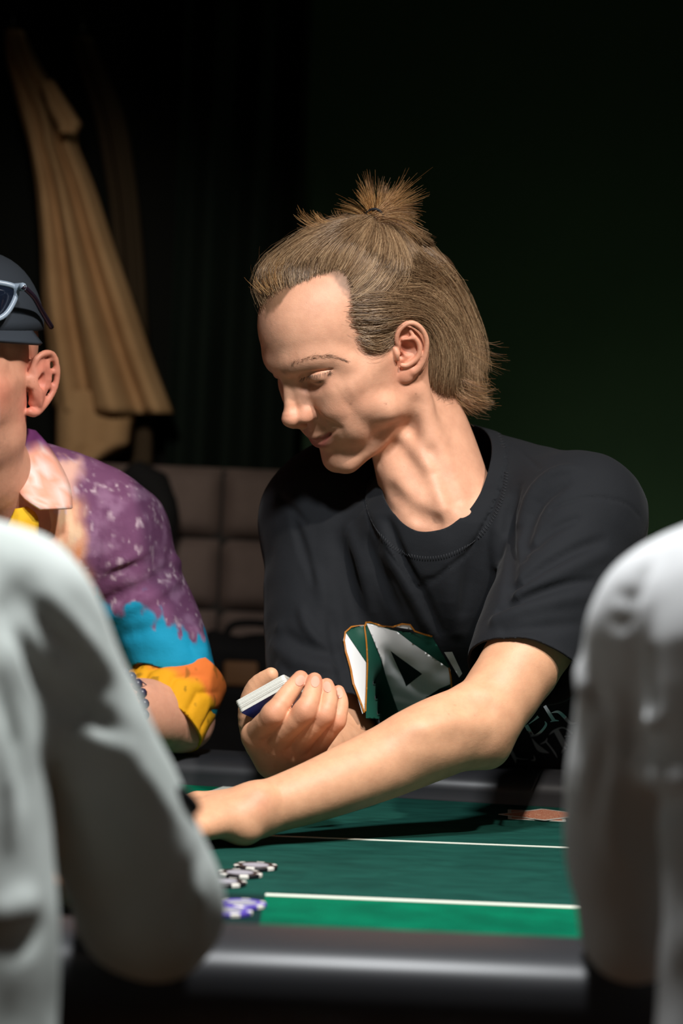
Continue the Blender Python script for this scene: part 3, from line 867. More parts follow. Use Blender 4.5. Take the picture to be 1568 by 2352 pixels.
def guide(pix, lift=0.0):
    q = np.asarray(pix, float); q = catmull(q, 26)
    w = march(HV, q[:, 0], q[:, 1], off=0.0)
    bad = np.isnan(w[:, 0])
    if bad.any():                                # outside the silhouette: keep the depth of the nearest hit
        good = np.flatnonzero(~bad)
        for i in np.flatnonzero(bad):
            j = good[np.argmin(np.abs(good - i))]; D = (w[j] - CC) @ CF
            w[i] = P(q[i, 0], q[i, 1], D + .012)
    return w
def rooted(g, pix, f1=.34):
    r = march(BODY, [pix[0][0]], [pix[0][1]])[0]
    if np.isnan(r[0]): return g
    f = (1 - sstep(0, f1, np.linspace(0, 1, len(g))))[:, None]
    return g + (r - HM @ np.array([0, 0, .0]) - g[0]) * f
def to_tie(pix):
    g = rooted(guide(pix + [TIE_PX]), pix); n = len(g)
    f = sstep(.72, 1.0, np.linspace(0, 1, n))[:, None]
    return g * (1 - f) + TIE * f
G1 = [to_tie(p) for p in [
    [(603, 712), (588, 660), (612, 600), (690, 545), (780, 512)],
    [(612, 690), (600, 645), (635, 590), (710, 540), (795, 510)],
    [(638, 672), (632, 630), (668, 580), (740, 535), (810, 508)],
    [(672, 658), (672, 615), (710, 568), (775, 528), (830, 506)],
    [(706, 644), (712, 600), (755, 555), (808, 520), (845, 505)],
    [(742, 628), (755, 585), (790, 545), (830, 515)],
    [(775, 618), (795, 580), (825, 542), (848, 515)],
    [(800, 640), (828, 598), (848, 555), (858, 518)],
    [(806, 668), (850, 622), (872, 570), (868, 520)],
    [(812, 700), (870, 660), (902, 600), (885, 525)],
    [(830, 715), (900, 690), (940, 625), (905, 535)],
    [(880, 720), (945, 700), (978, 635), (925, 545)],
    [(930, 735), (990, 700), (1005, 640), (945, 552)],
    [(985, 740), (1025, 690), (1015, 625), (950, 548)],
    [(1040, 740), (1045, 680), (1010, 600), (940, 535)],
]]
G2 = [rooted(guide(p), p, .25) if p[0][0] < 870 else guide(p) for p in [
    [(842, 800), (868, 806), (890, 800), (900, 790)],
    [(826, 775), (860, 785), (895, 770), (915, 745)],
    [(815, 745), (860, 748), (915, 728), (960, 735), (990, 775), (990, 850), (975, 905), (985, 925)],
    [(810, 715), (870, 712), (935, 712), (985, 745), (1010, 810), (1002, 880), (1010, 935)],
    [(815, 690), (885, 688), (955, 700), (1010, 750), (1030, 830), (1025, 895), (1045, 945)],
    [(860, 690), (930, 680), (995, 715), (1035, 780), (1042, 850), (1042, 905), (1085, 948)],
    [(910, 670), (975, 672), (1028, 730), (1055, 810), (1055, 870), (1068, 915), (1118, 940)],
    [(940, 630), (1000, 660), (1048, 735), (1072, 815), (1070, 875), (1084, 910), (1122, 922)],
    [(955, 595), (1018, 650), (1064, 740), (1088, 820), (1086, 870), (1098, 900)],
    [(962, 575), (1025, 630), (1075, 730), (1098, 800), (1112, 850)],
]]
def mirror(g):
    q = W2H(g); q[:, 0] = -q[:, 0]; return H2W(q)
def strands(guides, n, seed, depth=(-.004, .0015), jit=.0025, lo=0.0, hi=1.0, pts=11, r=.00023, tail=0.0, trim=0.25, flare=0.0, lead=0.0, wave=.0006):
    rg = np.random.default_rng(seed); G = np.array(guides); m = len(G)
    s = rg.uniform(0, m - 1, n); i = np.minimum(s.astype(int), m - 2); f = (s - i)
    f = f * f * (3 - 2 * f) * .5 + f * .5
    a = rg.uniform(-lead, trim, n); b = 1 - rg.uniform(0, tail, n) if tail else np.ones(n)
    t = a[:, None] + (b - a)[:, None] * np.linspace(0, 1, pts)[None]
    K = G.shape[1]; tk = t * (K - 1); k = np.clip(np.floor(tk).astype(int), 0, K - 2); u = (tk - k)[..., None]
    A = G[i[:, None], k] * (1 - u) + G[i[:, None], k + 1] * u
    B = G[i[:, None] + 1, k] * (1 - u) + G[i[:, None] + 1, k + 1] * u
    X = A * (1 - f)[:, None, None] + B * f[:, None, None]
    c = H2W([(0, -10, 30)])[0]
    nrm = X - c; nrm /= np.linalg.norm(nrm, axis=2)[..., None]
    ph = rg.uniform(0, 6.28, (n, 1)); fr = rg.uniform(2, 6, (n, 1))
    off = rg.uniform(depth[0], depth[1], (n, 1)) * np.sin(np.linspace(.35, math.pi * .92, pts))[None] * 1.2 + wave * np.sin(t * fr * 3 + ph)
    X = X + nrm * off[..., None]
    j = rg.normal(0, jit, (n, 1, 3)) * (1 - np.clip(t[..., None], 0, 1)**3 * .7) + rg.normal(0, jit * .6, (n, 1, 3)) * np.sin(t * fr + ph)[..., None]
    j = j * (1 + flare * np.clip(t[..., None], 0, 1)**2)
    return X + j, np.full((n, pts), r) * np.linspace(1.0, .55, pts)
def strand_mesh(XR):
    Vs, Fs, Cs, base = [], [], [], 0
    rg = np.random.default_rng(99)
    for X, R in XR:
        n, p, _ = X.shape
        T = np.gradient(X, axis=1); T /= np.linalg.norm(T, axis=2)[..., None] + 1e-12
        u = np.cross(T, np.array([.31, .52, .79])); u /= np.linalg.norm(u, axis=2)[..., None] + 1e-12
        w = np.cross(T, u)
        ring = np.stack([X + R[..., None] * (math.cos(a) * u + math.sin(a) * w) for a in (0, 2.094, 4.189)], 2)   # n,p,3,3
        Vs.append(ring.reshape(-1, 3))
        Cs.append(np.repeat(rg.uniform(0, 1, n), p * 3))
        idx = np.arange(n)[:, None, None] * p * 3 + np.arange(p - 1)[None, :, None] * 3 + np.arange(3)[None, None]
        nx = np.arange(n)[:, None, None] * p * 3 + np.arange(p - 1)[None, :, None] * 3 + (np.arange(3)[None, None] + 1) % 3
        Fs.append(np.stack([idx, nx, nx + 3, idx + 3], -1).reshape(-1, 4) + base); base += n * p * 3
    return np.concatenate(Vs), np.concatenate(Fs), np.concatenate(Cs)
def fan(n, seed, base, axis, L, spread, curl, r=.0002, pts=9, base_r=.008):
    rg = np.random.default_rng(seed)
    a = np.asarray(axis) / np.linalg.norm(axis); u = np.cross(a, [0.2, .9, .1]); u /= np.linalg.norm(u); w = np.cross(a, u)
    th = rg.uniform(0, 6.283, n); rr = np.sqrt(rg.uniform(0, 1, n)); sp = rr * spread
    d = a * np.cos(sp)[:, None] + (u * np.cos(th)[:, None] + w * np.sin(th)[:, None]) * np.sin(sp)[:, None]
    ln = rg.uniform(L[0], L[1], n)
    t = np.linspace(0, 1, pts)
    b0 = np.asarray(base) + (u * np.cos(th)[:, None] + w * np.sin(th)[:, None]) * (rr * base_r)[:, None]
    X = b0[:, None] + a * (t * ln[:, None] * .35)[..., None] * (1 - t)[None, :, None] + d[:, None] * (ln[:, None] * t**1.15)[..., None]
    out = d - a * (d @ a)[:, None]
    X = X + out[:, None] * (curl * ln[:, None] * t**2.5)[..., None] + rg.normal(0, .0012, (n, 1, 3)) * t[None, :, None]
    return X, np.full((n, pts), r) * np.linspace(1, .5, pts)

def tufts(nc, per, seed, base, axis, L, spread, bend, r=.00017, base_r=.006, gather=.10):
    """a tuft made of clumps of strands; bend pulls the tips along a world vector"""
    rg = np.random.default_rng(seed); out = []
    a = np.asarray(axis) / np.linalg.norm(axis); u = np.cross(a, [0.2, .9, .1]); u /= np.linalg.norm(u); w = np.cross(a, u)
    for c in range(nc):
        th, sp = rg.uniform(0, 6.283), spread * math.sqrt(rg.uniform(0, 1))
        side = u * math.cos(th) + w * math.sin(th)
        d = a * math.cos(sp) + side * math.sin(sp); ln = rg.uniform(*L)
        t = np.linspace(0, 1, 9)[None, :, None]
        b0 = np.asarray(base) + side * base_r * (sp / spread) + rg.normal(0, base_r * .25, (per, 1, 3))
        dd = d + rg.normal(0, gather, (per, 1, 3)); lens = ln * rg.uniform(.65, 1.08, (per, 1, 1))
        bv = (np.asarray(bend) + rg.normal(0, .15, 3)) + side * .25
        X = b0 + dd * lens * t + bv * lens * (t**2.2) * .5 + a * lens * .12 * np.sin(t * math.pi)
        out.append(X)
    X = np.concatenate(out); return X, np.full(X.shape[:2], r) * np.linspace(1, .45, X.shape[1])
# ------------------------------------------------------------------ dealer: meshes
def hair_mat(name, dark, mid, light, rough=.42):
    m = mat(name, mid, rough, .6); n = N(m)
    c = n.ramp(n.attr('tone'), [(0.0, dark), (0.5, mid), (1.0, light)]); n.color(c)
    n.b.inputs['Anisotropic'].default_value = .4
    return m
m_hair = hair_mat('dark blond hair', srgb(94, 69, 49), srgb(160, 127, 94), srgb(222, 188, 148), .31)
m_bun = hair_mat('sun bleached hair', srgb(120, 80, 46), srgb(178, 128, 76), srgb(222, 180, 126), .36)
m_cap = mat('brown hair root layer', srgb(74, 54, 36), .6, .3)
def skin_mat(name):
    m = mat(name, (.6, .36, .25), .52, .40); n = N(m)
    base = n.attr('tint', 'Color')
    mott = n.ramp(n.noise(55, 5, .6), [(0.3, (.90, .86, .84)), (0.7, (1.06, 1.06, 1.05))])
    c = n.mix(1.0, base, mott, 'MULTIPLY')
    fr = n.ramp(n.noise(260, 2, .5), [(0.70, (1, 1, 1)), (0.82, (.86, .78, .74))])
    n.color(n.mix(1.0, c, fr, 'MULTIPLY'))
    b1 = n.bump(n.noise(900, 3, .6), .24, .0007)
    n.bump(n.noise(150, 4, .55), .16, .0016, b1)
    n.b.inputs['Subsurface Weight'].default_value = .12
    n.b.inputs['Subsurface Radius'].default_value = (.010, .004, .002)
    n.b.inputs['Subsurface Scale'].default_value = .6
    return m
m_skin = skin_mat('fair skin')
SK = np.array(srgb(222, 166, 136))
def near(q, pts, r):
    pts = np.asarray(pts, float); best = np.full(len(q), 1e9)
    for i in range(len(pts) - 1):
        ba = pts[i + 1] - pts[i]; t = np.clip((q - pts[i]) @ ba / (ba @ ba), 0, 1)
        best = np.minimum(best, ((q - pts[i] - t[:, None] * ba)**2).sum(1))
    return np.exp(-best / r**2)
def dealer_tint(V):
    q = W2H(V); ax = np.abs(q[:, 0]); qm = np.c_[ax, q[:, 1:]]
    c = np.tile(SK, (len(V), 1))
    def mixin(mask, rgb, k=1.0):
        nonlocal c; c = c * (1 - mask[:, None] * k) + np.array(rgb) * mask[:, None] * k
    inhead = np.linalg.norm(q - [0, 10, 10], axis=1) < 150
    red = srgb(214, 140, 112)
    mixin(near(qm, [(0, 118, -14), (12, 104, -18)], 14) * inhead, red, .55)
    mixin(near(qm, [(40, 78, -18), (52, 60, -20)], 18) * inhead, red, .30)
    mixin(near(qm, [(76, -5, 20), (80, -15, 0), (74, 0, -22)], 22) * inhead * (q[:, 0] < 0), srgb(222, 146, 118), .6)
    mixin(near(qm, [(74, -6, 2), (76, -12, 10)], 7) * inhead * (q[:, 0] < 0), srgb(170, 84, 62), .7)
    lip = near(qm, [(0, 99, -52), (10, 98, -51.5), (20, 91, -48), (34, 78, -39)], 3.2); lip2 = near(qm, [(0, 98, -60), (10, 97, -59), (19, 90, -54), (32, 78, -42)], 4.4)
    mixin(np.clip(lip + lip2, 0, 1) * inhead, srgb(158, 72, 70), .88)
    st = near(qm, [(0, 102, -42), (14, 96, -42), (28, 84, -38)], 7) + near(qm, [(0, 90, -84), (16, 84, -80)], 12) * .5
    mixin(np.clip(st, 0, 1) * inhead * (.6 + .6 * vnoise(V, 900, 3)), srgb(150, 104, 78), .35)
    br = near(qm, [(12, 103, 39), (24, 98, 44), (36, 87, 43), (47, 71, 37)], 4.2)
    mixin(np.clip(br, 0, 1) * inhead * (.5 + .7 * vnoise(V, 700, 4)) * sstep(60, 20, ax), srgb(112, 80, 58), .5)
    mixin(near(qm, [(18, 91, 11), (30, 89, 8), (42, 80, 12)], 7) * inhead, srgb(180, 118, 96), .45)
    lash = near(qm, [(16, 91, 18), (22, 91, 15.6), (30, 90, 14.6), (38, 86.5, 15.6), (48, 75.5, 19)], 1.7)
    mixin(lash * inhead, srgb(60, 38, 30), .9)
    yh = np.interp(ax, [0, 15, 25, 35, 45, 55, 62, 70, 90], [88, 78, 50, 26, 20, 21, 24, 23, 20])
    hair = sstep(-4, 6, yh - q[:, 1] + 5 * (vnoise(V, 300, 8) - .5)) * sstep(4, 14, q[:, 2] + q[:, 1] * 0) * inhead * (ax < 74)
    mixin(hair, srgb(120, 90, 66), .85)
    # moles
    for (px, py) in [(756, 845), (886, 928), (955, 905), (805, 928), (1030, 1640), (1045, 1620)]:
        o = march(BODY, [px], [py])[0]
        mixin(np.exp(-(np.linalg.norm(V - o, axis=1) / .0011)**2), srgb(120, 70, 52), .7)
    # arms a little more tanned, knuckles and elbow redder
    arm = (proj(V)[1] > 1420).astype(float)
    mixin(arm, srgb(218, 164, 124), .6)
    for p_ in [(628, 1640, 2.235), (699, 1634, 2.23), (743, 1642, 2.24), (772, 1656, 2.25), (1122, 1724, 2.28), (590, 1845, 2.15), (690, 1556, 2.26), (722, 1560, 2.255), (750, 1572, 2.26), (777, 1586, 2.27)]:
        mixin(np.exp(-(np.linalg.norm(V - P(*p_), axis=1) / .014)**2), srgb(206, 130, 104), .45)
    return c
dealer = empty('person', (NB[0], NB[1] + .15, 0))
tag(dealer, 'man with a topknot in a black t-shirt holding a deck of cards', 'person')
def under_shirt(p): return shirt_g(p)
lo_all = P(540, 1960, 2.05) - np.array([.28, .1, .02]); hi_all = P(1000, 480, 2.75) + np.array([.32, .25, 0])
HC = H2W([(0, 5, 0)])[0]
V, F = isosurface(BODY, lo_all, hi_all, HQ * .0015)
body = mesh_obj('body', V, F, m_skin, dealer, attrs={'tint': dealer_tint(V)})

# t-shirt
m_tee = mat('black cotton jersey', (0.0075, 0.0085, 0.0108), 0.85, 0.25, **{'Sheen Weight': .04, 'Sheen Roughness': .4})
n = N(m_tee); b1 = n.bump(n.noise(1400, 2), .35, .0004); n.bump(n.noise(60, 4), .25, .002, b1)
V, F = isosurface(SHIRT, P(560, 1960, 2.2) - np.array([.03, .1, .13]), P(1500, 900, 3.0) + np.array([.06, .18, 0]), HQ * .0028)
T = tris(F); V, T = clip_mesh(V, T, np.minimum(shirt_g(V), V[:, 2] - .62))
tee = mesh_obj('t_shirt', V, T, m_tee, dealer); mod_solidify(tee, .0022, -1); tag(tee, 'black cotton crew-neck t-shirt')
# stitched rib marks along the collar seam
m_thr = mat('black stitching', (.02, .021, .024), .7, .3)
ang = np.linspace(-2.1, 2.2, 120)
qs = []
for a in ang:
    for gg in (.0205,):
        d = e1 * math.sin(a) * (.061 * (1 + gg / .07)) + e2 * math.cos(a) * (b_ * (1 + gg / .07))
        qs.append(NC + d)
qs = np.array(qs); pp = proj(qs); hit = march(SHIRT, pp[0], pp[1])
rows = []
for i in range(0, len(hit) - 1):
    if np.isnan(hit[i, 0]) or np.linalg.norm(hit[i] - qs[i]) > .05: continue
    rad = (NC - hit[i]); rad -= e3 * (rad @ e3); rad /= np.linalg.norm(rad)
    nn = SHIRT.grad(hit[i:i + 1])[0]; rad -= nn * (rad @ nn); rad /= np.linalg.norm(rad)
    rows.append(tube_vf([hit[i] - rad * .0022 + nn * .0002, hit[i] + rad * .0028 + nn * .0002], .0005, 5))
if rows:
    o = mesh_obj('collar_stitching', *join_vf(rows), m_thr, tee); tag(o, kind='stuff')

# hair
V, F = isosurface(HV, HC - .22, HC + .22, .0032)
V = V - HV.grad(V) * .0035
q = W2H(V); ax = np.abs(q[:, 0])
yh = np.interp(ax, [0, 15, 25, 35, 45, 55, 62, 70, 90], [80, 64, 32, 8, 4, 6, 10, 12, 10])
zl = np.interp(q[:, 1], [-40, -28, -18, -8, 30], [-75, -40, 26, 30, 26])
gcap = np.minimum(yh - q[:, 1], q[:, 2] - zl)
f = (1 - sstep(0, 16, gcap)) * (gcap < 18)
i = np.flatnonzero(f > 0); dB = BODY(V[i]); V[i] -= BODY.grad(V[i]) * ((dB + .0015) * f[i] * (dB < .03))[:, None]
T = tris(F); V, T = clip_mesh(V, T, gcap)
cap = mesh_obj('hair', V, T, m_cap, dealer, attrs={'tone': np.full(len(V), .2)})
tag(cap, 'dark blond hair swept back into a small topknot')
M1 = [mirror(g) for g in G1 if W2H(g[:1])[0, 0] < -14]; M2 = [mirror(g) for g in G2]
XR = [strands(G1[3:11], 1800, 41, jit=.0016, trim=.10, r=.00015), strands(G1, 6600, 1, jit=.0020, trim=.24, lead=.0, r=.00018), strands(G1[:12], 1100, 21, (-.0005, .0015), .0016, trim=.12, lead=.03, tail=.6, r=.00009), strands(G1, 700, 2, (.0005, .003), .003, trim=.05, r=.00013),
      strands(G2[2:], 5600, 3, (-.006, .003), .0034, trim=.14, lead=.03, tail=.22, flare=.9, wave=.0016, r=.00019), strands(G2[2:], 500, 4, (.001, .006), .005, trim=.1, tail=.15, r=.00013, flare=1.2),
      strands(G2[:4], 900, 12, (-.002, .001), .0025, trim=.1, tail=.3, r=.00016),
      strands(M1, 1600, 5, trim=.1), strands(M2[2:], 1600, 6, (-.006, .004), .004, tail=.1)]
Vh, Fh, Th = strand_mesh(XR)
o = mesh_obj('hair_strands', Vh, Fh, m_hair, cap, attrs={'tone': Th}); tag(o, kind='stuff')
fx = [tufts(17, 40, 11, TIE, TAX, (.036, .057), .36, TAX * -.1 - CR * .05),
      tufts(9, 30, 12, TIE, TAX * .8 + CR * .7, (.040, .062), .32, CR * .3 + CU * .1),
      tufts(9, 28, 13, TIE, TAX * .45 + CR * .95, (.036, .052), .32, -CU * .55 + CR * .1),
      tufts(4, 22, 14, TIE - CR * .004, TAX * .95 - CR * .4, (.022, .034), .30, -CR * .3),
      tufts(6, 24, 19, TIE + CF * .006, TAX * .7 + CF * .6, (.03, .05), .6, CU * 0)]
for (px, py, nc, sd) in [(765, 514, 5, 15), (735, 522, 5, 25), (800, 506, 4, 26)]:
    tq = march(HV, [px], [py])[0]
    fx.append(tufts(nc, 14, sd, tq - CU * .004, -CR * .92 + CU * .24 + CF * .1, (.020, .034), .22, CU * .25, r=.00014, base_r=.006, gather=.07))
ft = march(HV, [622], [668])[0]
fx.append(tufts(9, 12, 16, ft, -CR * .55 + CU * .65 - CF * .1, (.018, .030), .55, CR * .5 + CU * .3, r=.00013, base_r=.016, gather=.12))
fb = march(HV, [1050], [800])[0]
fx.append(tufts(12, 7, 17, fb, CR * .62 - CU * .6, (.035, .066), .35, CR * .3, r=.00013, base_r=.022, gather=.12))
fb = march(HV, [1050], [895])[0]
fx.append(tufts(10, 22, 27, fb, CR * .75 - CU * .55, (.018, .034), .35, CR * .35 + CU * .25, r=.00016, base_r=.018, gather=.10))
fb = march(HV, [985], [625])[0]
fx.append(tufts(10, 3, 18, fb, CR * .6 + CU * .3, (.018, .036), .9, CU * .3 - CR * .4, r=.00011, base_r=.03, gather=.2))
Vh, Fh, Th = strand_mesh(fx)
o = mesh_obj('topknot', Vh, Fh, m_bun, cap, attrs={'tone': Th}); tag(o, 'short spiky tuft of lighter hair above the hair tie', kind='stuff')
th = np.linspace(0, 2 * math.pi, 40, endpoint=False)
u_ = np.cross(TAX, CF); u_ /= np.linalg.norm(u_); w_ = np.cross(TAX, u_)
bands = [tube_vf([TIE + TAX * (.001 + .0016 * k) + (u_ * math.cos(a) + w_ * math.sin(a)) * (.0095 - .0006 * k) for a in th], .0013, 7, closed=True) for k in range(3)]
o = mesh_obj('hair_tie', *join_vf(bands), mat('black elastic', (.012, .014, .02), .6, .4), cap)
# brows and lashes
def hairs_on(pix0, pix1, n, seed, L, r, dirpx, lift=.0008, droop=0.0):
    rg = np.random.default_rng(seed); s = rg.uniform(0, 1, n); w = rg.uniform(0, 1, n)
    a = catmull(np.asarray(pix0, float), 40); b = catmull(np.asarray(pix1, float), 40); i = (s * 39).astype(int)
    p = a[i] * (1 - w)[:, None] + b[i] * w[:, None]
    h = march(BODY, p[:, 0], p[:, 1]); dv = np.asarray(dirpx, float); D = np.asarray([np.interp(s, np.linspace(0, 1, len(dv)), dv[:, k]) for k in (0, 1)]).T
    D = D / np.linalg.norm(D, axis=1)[:, None] + rg.normal(0, .16, (n, 2))
    t = np.linspace(0, 1, 5); d3 = D[:, :1] * CR - D[:, 1:] * CU
    nn = BODY.grad(h); d3 = d3 - nn * (d3 * nn).sum(1)[:, None] * (1 - droop)
    X = h[:, None] + d3[:, None] * (L * rg.uniform(.6, 1.1, n))[:, None, None] * t[None, :, None] + nn[:, None] * (lift * np.sin(t * 2.2))[None, :, None]
    ok = ~np.isnan(X).any((1, 2)); X = X[ok]
    return X, np.full((len(X), 5), r) * np.linspace(1, .4, 5)
E1 = hairs_on([(668, 846), (695, 832), (730, 824), (765, 822), (792, 830)], [(672, 834), (698, 822), (733, 815), (768, 816), (795, 829)], 170, 31, .0065, .00008, [(.4, -.9), (.9, -.5), (1, -.1), (1, .25)])
E2 = hairs_on([(693, 868), (712, 862), (735, 857), (760, 850)], [(693, 870), (712, 864), (735, 859), (760, 852)], 80, 32, .0050, .00012, [(-.6, .5), (-.2, .8), (.1, .9), (.5, .7)], .0012, .7)
Vh, Fh, Th = strand_mesh([E1])
o = mesh_obj('eyebrows', Vh, Fh, hair_mat('brown brow hair', srgb(84, 60, 42), srgb(112, 82, 58), srgb(140, 106, 76)), body, attrs={'tone': Th}); tag(o, kind='stuff')
Vh, Fh, Th = strand_mesh([E2])
o = mesh_obj('eyelashes', Vh, Fh, hair_mat('dark lash hair', srgb(44, 32, 26), srgb(60, 44, 34), srgb(96, 74, 58)), body, attrs={'tone': Th}); tag(o, kind='stuff')
# ------------------------------------------------------------------ print on the t-shirt
from mathutils.geometry import delaunay_2d_cdt
def decal(name, poly, m, parent, up=.0007, sdf=SHIRT, step=5.0, holes=()):
    """flat print: polygon given in photo pixels, laid on the garment surface"""
    pts = [Vector(p) for p in poly]; faces = [list(range(len(pts)))]
    for h in holes:
        faces.append(list(range(len(pts), len(pts) + len(h)))); pts += [Vector(p) for p in h]
    a = np.asarray(poly, float); inner = []
    def inside(x, y, pl):
        c = False; j = len(pl) - 1
        for i in range(len(pl)):
            if (pl[i][1] > y) != (pl[j][1] > y) and x < (pl[j][0] - pl[i][0]) * (y - pl[i][1]) / (pl[j][1] - pl[i][1]) + pl[i][0]: c = not c
            j = i
        return c
    for x in np.arange(a[:, 0].min(), a[:, 0].max(), step):
        for y in np.arange(a[:, 1].min(), a[:, 1].max(), step):
            if inside(x, y, poly) and not any(inside(x, y, h) for h in holes): inner.append(Vector((x, y)))
    edge = []
    for fidx in faces:
        for i, k in enumerate(fidx):
            p, q = pts[k], pts[fidx[(i + 1) % len(fidx)]]; nseg = int((q - p).length // step)
            edge += [p.lerp(q, t / (nseg + 1)) for t in range(1, nseg + 1)]
    ed = [(f[i], f[(i + 1) % len(f)]) for f in faces for i in range(len(f))]
    vo, _, fo, *_ = delaunay_2d_cdt(pts + edge + inner, ed, [], 0, 1e-4)
    vo = np.array([tuple(v) for v in vo]); F = []
    for f in fo:
        c = vo[list(f)].mean(0)
        if inside(c[0], c[1], poly) and not any(inside(c[0], c[1], h) for h in holes): F.append(tuple(f))
    W = march(sdf, vo[:, 0], vo[:, 1]); ok = ~np.isnan(W[:, 0])
    W[ok] += sdf.grad(W[ok]) * up
    F = [f for f in F if all(ok[list(f)])]
    F = [f[::-1] if np.cross(W[f[1]] - W[f[0]], W[f[2]] - W[f[0]]) @ CF > 0 else f for f in F]
    W = np.nan_to_num(W)
    V2, F2 = compact(W, np.array(F))
    return mesh_obj(name, V2, F2, m, parent)
LC = lambda pts: [(760 + x / 2.613, 1400 + y / 2.613) for x, y in pts]
def stroke(pts, w):
    p = np.asarray(pts, float); t = np.gradient(p, axis=0); t /= np.linalg.norm(t, axis=1)[:, None]; nrm = np.c_[-t[:, 1], t[:, 0]]
    w = np.broadcast_to(np.asarray(w, float), (len(p),))[:, None] / 2
    return [tuple(q) for q in np.concatenate([p + nrm * w, (p - nrm * w)[::-1]])]
m_pw = mat('white screen print', srgb(215, 215, 214), .55, .4)
m_pg = mat('bottle green screen print', srgb(14, 66, 52), .55, .4)
m_po = mat('ochre screen print', srgb(160, 98, 22), .55, .4)
m_ps = mat('silver grey screen print', srgb(150, 152, 158), .5, .5)
m_pk = mat('near black screen print', srgb(20, 26, 24), .6, .3)
decal('print_card', LC([(72, 185), (80, 145), (110, 112), (200, 94), (212, 330), (204, 610), (186, 628), (132, 450)]), m_pw, tee, .0006)
decal('print_card_green', LC([(86, 140), (112, 114), (200, 96), (206, 318)]), m_pg, tee, .0013)
decal('print_ace_card', LC([(206, 90), (232, 72), (300, 92), (400, 124), (604, 154), (715, 345), (720, 462), (650, 470), (415, 632), (330, 660), (204, 655)]), m_pg, tee, .0013)
decal('print_letter_a', LC([(212, 80), (300, 98), (400, 126), (484, 192), (600, 272), (716, 352), (714, 440), (650, 466), (588, 510), (416, 630), (345, 432), (280, 258)]), m_pw, tee, .0021,
      holes=[LC([(360, 240), (452, 455), (548, 378)])])
decal('print_letter_a_counter', LC([(362, 246), (453, 450), (544, 378)]), m_pk, tee, .0017)
decal('print_black_tip', LC([(590, 510), (640, 478), (690, 462), (655, 500)]), m_pk, tee, .0027)
decal('print_outline', LC(stroke([(190, 625), (132, 452), (76, 190), (80, 140), (112, 108), (200, 92), (206, 330), (197, 618)], 9)), m_po, tee, .0027, step=5)
decal('print_outline', LC(stroke([(204, 96), (212, 74), (236, 70), (300, 91), (375, 97), (432, 79), (478, 84), (506, 122), (606, 152)], 10)), m_po, tee, .0027, step=5)
decal('print_outline', LC(stroke([(706, 338), (716, 392), (722, 460)], 9)), m_po, tee, .0027, step=5)
decal('print_small_card', LC([(384, 98), (432, 84), (474, 88), (492, 116)]), m_pw, tee, .0021)
decal('print_side_card', LC([(678, 252), (726, 250), (786, 380), (768, 404)]), m_pw, tee, .0010)
# two rows of blackletter: ...ER / ...LIND
LT = lambda pts: [(1150 + x / 7.84, 1580 + y / 7.84) for x, y in pts]
def cst(pts, w): q = catmull(np.c_[np.asarray(pts, float), np.asarray(w, float)], max(6, 5 * len(pts))); return stroke(q[:, :2], np.maximum(q[:, 2], 5))
GL = [cst([(455, 655), (520, 765), (580, 855)], [72, 74, 60]), cst([(505, 635), (590, 570), (668, 502)], [16, 24, 48]), cst([(520, 858), (640, 828), (740, 742), (803, 645), (783, 588)], [8, 40, 42, 40, 12]),
      cst([(780, 315), (860, 445), (948, 582)], [56, 60, 62]), cst([(878, 598), (950, 572), (1030, 580)], [10, 34, 10]), cst([(895, 438), (1015, 418), (1120, 500), (1200, 590), (1280, 628), (1370, 618)], [8, 46, 60, 50, 36, 24]),
      cst([(975, 735), (1070, 905), (1150, 1050)], [92, 98, 100]), cst([(1150, 1060), (1105, 1115), (1085, 1170)], [60, 30, 6]), cst([(862, 828), (950, 758), (1080, 702), (1170, 730), (1285, 810)], [8, 38, 22, 26, 30]), cst([(1138, 862), (1235, 858)], [14, 12]),
      cst([(552, 890), (630, 1010), (715, 1095), (860, 1160)], [5, 62, 90, 6]), cst([(708, 1000), (800, 948), (826, 886)], [10, 32, 8]), cst([(806, 955), (895, 1065), (968, 1170), (1006, 1250)], [26, 24, 28, 6]),
      cst([(165, 1095), (215, 1190), (250, 1265), (264, 1345)], [58, 62, 56, 5]), cst([(255, 1248), (380, 1266), (485, 1270)], [28, 14, 8]), cst([(528, 1292), (600, 1284), (582, 1200)], [10, 38, 6])]
for i, s_ in enumerate(GL): decal('print_letter', LT(s_), m_ps, tee, .0010 + .0001 * (i % 3), step=5)

# fingernails
m_nail = mat('fingernail', srgb(222, 162, 140), .32, .5)
for n_, (tip, dip) in {'index': ((694, 1556), (676, 1582)), 'middle': ((724, 1560), (722, 1582)), 'ring': ((750, 1572), (755, 1594)), 'little': ((778, 1586), (782, 1606))}.items():
    a = np.array(tip, float); b = np.array(dip, float); mid = a * .72 + b * .28; ax_ = (a - b) / np.linalg.norm(a - b); pr = np.array([-ax_[1], ax_[0]])
    wpx = {'index': 13, 'middle': 12, 'ring': 11, 'little': 9.5}[n_]
    poly = [tuple(mid + ax_ * math.cos(t) * 13 * (1 if math.cos(t) > 0 else 1.0) + pr * math.sin(t) * wpx * .8) for t in np.linspace(0, 2 * math.pi, 18, endpoint=False)]
    o = decal('fingernail', poly, m_nail, body, .0004, BODY, 4.0)
